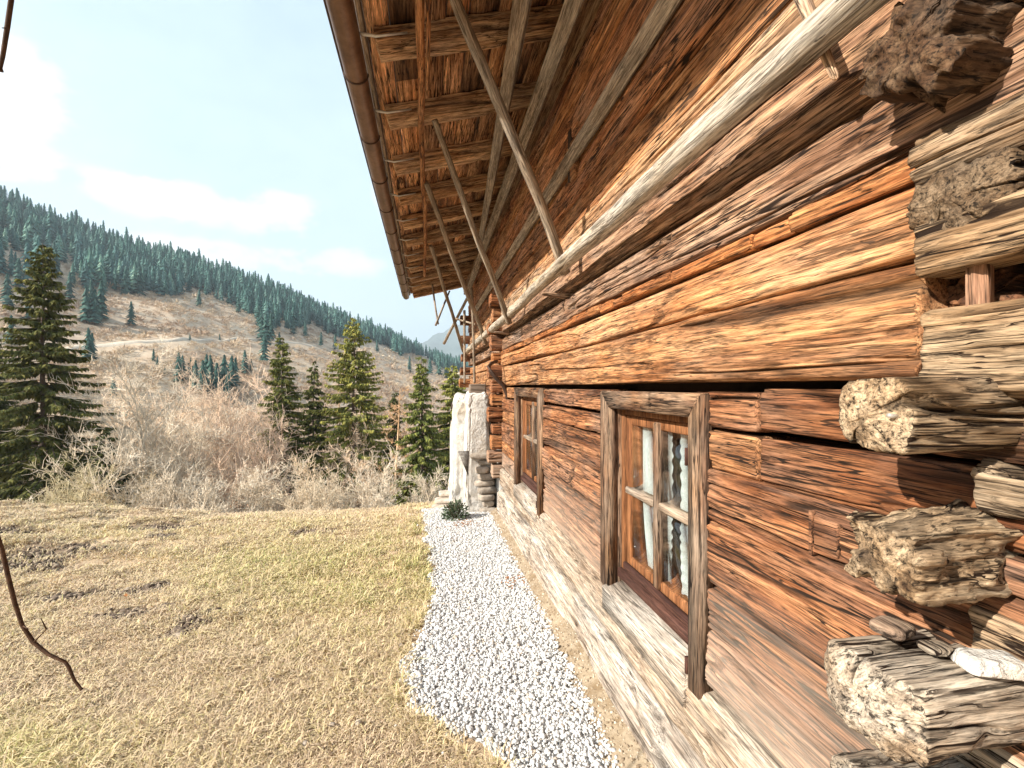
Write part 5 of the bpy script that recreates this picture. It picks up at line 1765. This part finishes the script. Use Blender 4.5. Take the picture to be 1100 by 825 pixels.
# ------------------------------------------------------------------ the far hillside
def far_spruce(seed, tiers=9, sides=7):
    """unit-height spruce made of ragged tiers"""
    g = np.random.default_rng(seed)
    V_, T_, tt_ = [], [], []
    for k in range(tiers):
        f = k / tiers
        zt_ = min(1.0, f + 1.75 / tiers + 0.02)
        zb0 = 0.06 + 0.94 * f
        rad = 0.19 * (1 - f) ** 0.85 + 0.012
        a0 = g.uniform(0, 6.28)
        for s in range(sides):
            a_ = a0 + s * 2 * math.pi / sides + g.normal(0, .15)
            r_ = rad * g.uniform(0.7, 1.25)
            wd_ = math.pi / sides * 1.15
            z_ = zb0 + g.uniform(-.03, .03)
            i0 = len(V_)
            V_ += [(0, 0, zt_), (r_ * .62 * math.cos(a_ - wd_), r_ * .62 * math.sin(a_ - wd_), z_ + 0.045), (r_ * math.cos(a_), r_ * math.sin(a_), z_), (r_ * .62 * math.cos(a_ + wd_), r_ * .62 * math.sin(a_ + wd_), z_ + 0.045)]
            T_ += [(i0, i0 + 1, i0 + 2), (i0, i0 + 2, i0 + 3)]
            tv = np.clip(g.normal(0.45, .2), 0, 1)
            tt_ += [min(1, tv + .2), tv, min(1, tv + .1), tv]
    i0 = len(V_)
    V_ += [(0.008, 0, -.05), (-0.006, .007, -.05), (-0.006, -.007, -.05), (0, 0, .3)]
    T_ += [(i0, i0 + 1, i0 + 3), (i0 + 1, i0 + 2, i0 + 3), (i0 + 2, i0, i0 + 3)]
    tt_ += [0, 0, 0, 0]
    return np.array(V_), np.array(T_), np.array(tt_)


FS = [far_spruce(s, 9 + s % 3, 7) for s in range(4)]
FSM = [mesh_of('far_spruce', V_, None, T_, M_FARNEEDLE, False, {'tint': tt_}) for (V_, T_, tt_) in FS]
BU = [-700, 0, 60, 130, 200, 250, 290, 350, 400, 450, 490, 760]
BVv = [300, 300, 305, 318, 314, 326, 350, 356, 368, 388, 398, 412]
N = 100000
aa = rng.uniform(-62, 22, N)
rr = np.sqrt(rng.uniform(150 ** 2, 1150 ** 2, N))
x, y = rr * np.sin(np.radians(aa)), rr * np.cos(np.radians(aa))
z = gz(x, y)
u, v, D = to_px(x, y, z)
RRa = np.interp(aa, _ra, _rr)
tpos = (rr - 90) / (RRa - 90)
bnd = np.interp(u, BU, BVv) + 7 * fbm(u / 30, v / 30, seed=81, o=3)
dens_ = np.where(v < bnd, 1.0, 0.0)
dens_ *= np.where((u < 75) & (v > 262), 0.35, 1.0)             # thinner, mixed wood on the left flank
dens_ *= (fbm(x / 30, y / 30, seed=82, o=2) > -0.62)
dens_ *= (tpos < 1.06) & (tpos > 0.25)
keep = rng.random(N) < dens_ * 0.34
x, y, z, u, v, D, rr = [q[keep] for q in (x, y, z, u, v, D, rr)]
o_ = np.argsort(D + np.where((u > -20) & (u < 500), 0, 1e5))
x, y, z, u, D = [q[o_] for q in (x, y, z, u, D)]
hh = rng.uniform(9, 19, len(x)) * np.where(rng.random(len(x)) < 0.12, 1.3, 1.0)
NI = 240
for k in range(min(NI, len(x))):
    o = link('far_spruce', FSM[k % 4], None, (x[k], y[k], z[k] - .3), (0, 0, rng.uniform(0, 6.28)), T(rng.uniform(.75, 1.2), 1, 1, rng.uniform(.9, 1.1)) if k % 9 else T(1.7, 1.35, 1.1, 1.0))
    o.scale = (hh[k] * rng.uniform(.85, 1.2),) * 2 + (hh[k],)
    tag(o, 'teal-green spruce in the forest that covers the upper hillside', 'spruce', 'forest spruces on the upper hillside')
VV, TT, tA, off = [], [], [], 0
for k in range(NI, len(x)):
    V_, T_, tt_ = FS[k % 4]
    a_ = rng.uniform(0, 6.28)
    ca, sa_ = math.cos(a_), math.sin(a_)
    w_ = hh[k] * rng.uniform(.85, 1.2)
    W_ = np.stack([(V_[:, 0] * ca - V_[:, 1] * sa_) * w_ + x[k], (V_[:, 0] * sa_ + V_[:, 1] * ca) * w_ + y[k], V_[:, 2] * hh[k] + z[k] - .3], -1)
    VV.append(W_)
    TT.append(T_ + off)
    off += len(W_)
    tA.append(np.clip(tt_ * 0.8 + rng.normal(0, .14) + (0.4 if k % 9 == 0 else 0), 0, 1))
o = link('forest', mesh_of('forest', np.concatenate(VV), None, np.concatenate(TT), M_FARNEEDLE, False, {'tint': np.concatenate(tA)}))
tag(o, 'dense teal-green spruce forest up to the hill\'s skyline', 'forest', kind='stuff')
print('forest', len(x))


def on_hill(u, v):
    """the hillside point under photo pixel (u, v)"""
    D_ = np.arange(95, 1500, 1.5)
    xc_ = (u - 550) / 500.0 * D_
    hit = np.nonzero(CAMZ + (415 - v) / 500.0 * D_ < gz(xc_ * CT + D_ * ST, D_ * CT - xc_ * ST))[0]
    return pt(u, v, float(D_[hit[0]])) if len(hit) else None


# single trees and small groups on the open slope: foot pixel, height in pixels
SG = [(93, 348, 42), (102, 350, 40), (109, 346, 44), (98, 330, 30), (141, 350, 27), (95, 392, 40), (99, 388, 30), (122, 427, 22), (135, 318, 30), (150, 318, 34), (192, 412, 34), (196, 410, 28),
      (210, 420, 34), (218, 424, 38), (226, 422, 40), (233, 426, 36), (241, 424, 44), (249, 422, 40), (244, 432, 30), (222, 410, 30), (205, 412, 28), (253, 414, 30), (263, 402, 26), (263, 398, 22),
      (270, 400, 14), (281, 366, 34), (286, 372, 36), (291, 366, 30), (284, 390, 32), (290, 350, 28), (278, 350, 24), (315, 360, 20), (328, 362, 18), (165, 388, 14), (169, 392, 10), (214, 330, 20), (256, 336, 18),
      (345, 372, 16), (360, 376, 18), (372, 380, 14), (300, 376, 20), (405, 378, 14), (440, 400, 18), (462, 402, 20), (472, 404, 24), (480, 408, 26), (75, 322, 30), (20, 310, 34), (45, 318, 30), (8, 330, 38), (60, 300, 34),
      (137, 450, 14), (177, 402, 9), (204, 366, 8), (236, 366, 8), (12, 372, 34), (30, 345, 26)]
for k, (u, v, hp) in enumerate(SG):
    p = on_hill(u, v)
    if p is None:
        continue
    D_ = p.x * ST + p.y * CT
    h_ = hp / 500 * D_
    o = link('far_spruce', FSM[k % 4], None, (p.x, p.y, float(gz(p.x, p.y)) - .2), (0, 0, k * 1.3), T(.62, .95, 1.0, .95))
    o.scale = (h_ * 1.15, h_ * 1.15, h_)
    tag(o, 'dark lone spruce or small clump spruce on the open brown hillside', 'spruce', 'scattered spruces on the open hillside')

# dry brush over the open slope
N = 30000
aa = rng.uniform(-62, 20, N)
rr = 100 * (6.5) ** rng.random(N)
x, y = rr * np.sin(np.radians(aa)), rr * np.cos(np.radians(aa))
z = gz(x, y)
u, v, D = to_px(x, y, z)
road = np.abs(v - np.interp(u, [100, 150, 200, 280, 330], [372, 368, 366, 364, 372])) < 3.0
ok = (fbm(x / 22, y / 22, seed=91, o=3) > -0.75) & ~road & (v > np.interp(u, BU, BVv) - 25)
x, y, z, rr = x[ok], y[ok], z[ok], rr[ok]
n = len(x)
K = 44
sz = rng.lognormal(-0.05, 0.5, n) * (0.7 + rr / 450)
dirs = rng.normal(0, 1, (n, K, 3))
dirs[:, :, 2] = np.abs(dirs[:, :, 2]) * 0.9 + 0.12
dirs /= np.linalg.norm(dirs, axis=2)[:, :, None]
sdv = np.cross(dirs, rng.normal(0, 1, (n, K, 3)))
sdv /= np.linalg.norm(sdv, axis=2)[:, :, None]
b = np.stack([x, y, z], -1)[:, None]
ext = sz[:, None, None] * rng.uniform(.6, 1.1, (n, K))[:, :, None]
ce = b + dirs * ext * 0.55
V = np.stack([ce - sdv * ext * .075, ce + sdv * ext * .075, b + dirs * ext], 2).reshape(-1, 3)
hue = np.clip(0.45 + 0.35 * fbm(x / 35, y / 35, seed=92, o=3) + rng.normal(0, .16, n), 0, 1)
tt_ = np.repeat(np.clip(hue[:, None] + rng.normal(0, .06, (n, K)), 0, 1).ravel(), 3)
o = link('hillside_scrub', mesh_of('hillside_scrub', V, None, np.arange(len(V)).reshape(-1, 3), M_SCRUB, False, {'tint': tt_}))
tag(o, 'tan and rust-coloured leafless brush covering the open hillside', 'scrub', kind='stuff')
# the track that crosses the slope
tu = np.linspace(60, 345, 60)
tv_ = np.interp(tu, [60, 100, 150, 200, 280, 330, 345], [378, 373, 368, 366, 364, 370, 374])
L_, R_ = [], []
for a_, b_ in zip(tu, tv_):
    p = on_hill(a_, b_)
    d = Vector((p.x, p.y)).normalized() * 2.6
    L_.append((p.x - d.x, p.y - d.y))
    R_.append((p.x + d.x, p.y + d.y))
L_, R_ = np.array(L_), np.array(R_)
for A_ in (L_, R_):
    for c_i in (0, 1):
        A_[:, c_i] = np.convolve(np.pad(A_[:, c_i], 4, mode='edge'), np.ones(9) / 9, 'valid')
tt = np.linspace(0, 1, 5)[None, :, None]
XYr = L_[:, None] * (1 - tt) + R_[:, None] * tt
Zr = gz(XYr[:, :, 0], XYr[:, :, 1]) + np.array([-.6, .3, .35, .3, -.6])[None, :]
M_TRACK = simple('pale_dirt_track', (0.46, 0.38, 0.29), (0.60, 0.52, 0.42), 0.5)
tag(link('hillside_track', mesh_of('hillside_track', np.concatenate([XYr, Zr[:, :, None]], -1).reshape(-1, 3), grid_quads(60, 5)[:, ::-1], None, M_TRACK)), kind='structure')

# ------------------------------------------------------------------ bare tree beside the camera: one drooping branch hangs into view
tree = tag(empty('bare_garden_tree', (-3.6, -2.2, 0)), 'leafless tree whose thin drooping branch hangs into view at the left edge', 'bare tree')
mb = MB()
mb.tube([(0, 0, -.1), (0.05, .02, 1.2), (0.0, .1, 2.6), (0.15, 0.2, 4.2), (0.1, .3, 5.6)], [.12, .10, .085, .06, .03], 10)
mb.build('trunk', M_TWIG, tree, smooth=True)
TO = Vector((-3.6, -2.2, 0))
def limb(pix, start, r0):
    """a thin branch from the trunk that ends in the listed twig (u, v, depth, radius)"""
    q = [pt(u, v, D_) - TO for (u, v, D_, r_) in pix]
    a_ = Vector(start)
    e_ = q[0]
    mids = [a_, a_.lerp(e_, .2) + Vector((-.03, .06, .16)), a_.lerp(e_, .4) + Vector((.05, -.04, .22)), a_.lerp(e_, .58) + Vector((-.04, .05, .26)), a_.lerp(e_, .76) + Vector((.05, -.05, .20)), a_.lerp(e_, .9) + Vector((-.02, .03, .07))]
    mb_ = MB()
    mb_.tube(mids + q, [r0, r0 * .75, r0 * .6, r0 * .45, r0 * .32, r0 * .24, r0 * .18] + [r_ for (u, v, D_, r_) in pix], 8)
    return mb_


mb = limb([(30, -120, 1.0, .0042), (14, -30, 1.0, .0046), (12, 0, 1.0, .0046), (8, 28, 1.0, .0042), (3, 60, 1.0, .0042), (0, 72, 1.0, .0060), (0, 76, 1.0, .002)], (0.02, .12, 3.6), .03)
for (u, v, u2, v2) in ((8, 30, 2, 30), (12, 2, 30, -20)):
    mb.tube([pt(u, v, 1.0) - TO, pt(u2, v2, .99) - TO], [.0018, .0007], 5)
mb.build('drooping_branch', M_TWIG, tree, smooth=True)
mb = limb([(-120, 430, 1.0, .005), (-40, 500, 1.0, .0045), (-8, 560, 1.0, .0042), (2, 590, 1.0, .0042), (9, 620, 1.0, .0042), (16, 648, 1.0, .0040), (24, 672, 1.0, .0042), (36, 690, 1.0, .0036),
           (52, 703, 1.0, .0032), (70, 711, 1.0, .0036), (74, 717, 1.0, .003), (80, 731, 1.0, .0028), (87, 740, 1.0, .0036), (88, 741, 1.0, .001)], (0.05, .05, 1.4), .02)
for (u, v, u2, v2) in ((36, 690, 50, 676), (50, 676, 44, 664), (70, 711, 62, 706), (24, 672, 31, 676)):
    mb.tube([pt(u, v, 1.0) - TO, pt(u2, v2, .99) - TO], [.0018, .0007], 5)
mb.build('drooping_branch', M_TWIG, tree, smooth=True)

# ------------------------------------------------------------------ the air itself: thin haze that softens the far slope
m, t = new_mat('haze_air')
pv = t.n('ShaderNodeVolumePrincipled', {'Color': (0.80, 0.90, 1.0, 1), 'Density': 0.00024, 'Anisotropy': 0.2})
t.n('ShaderNodeOutputMaterial', {'Volume': pv.outputs[0]})
mb = MB()
mb.box(-5100, 5100, -5100, 5100, -90, 760)
tag(mb.build('haze', m), kind='stuff')
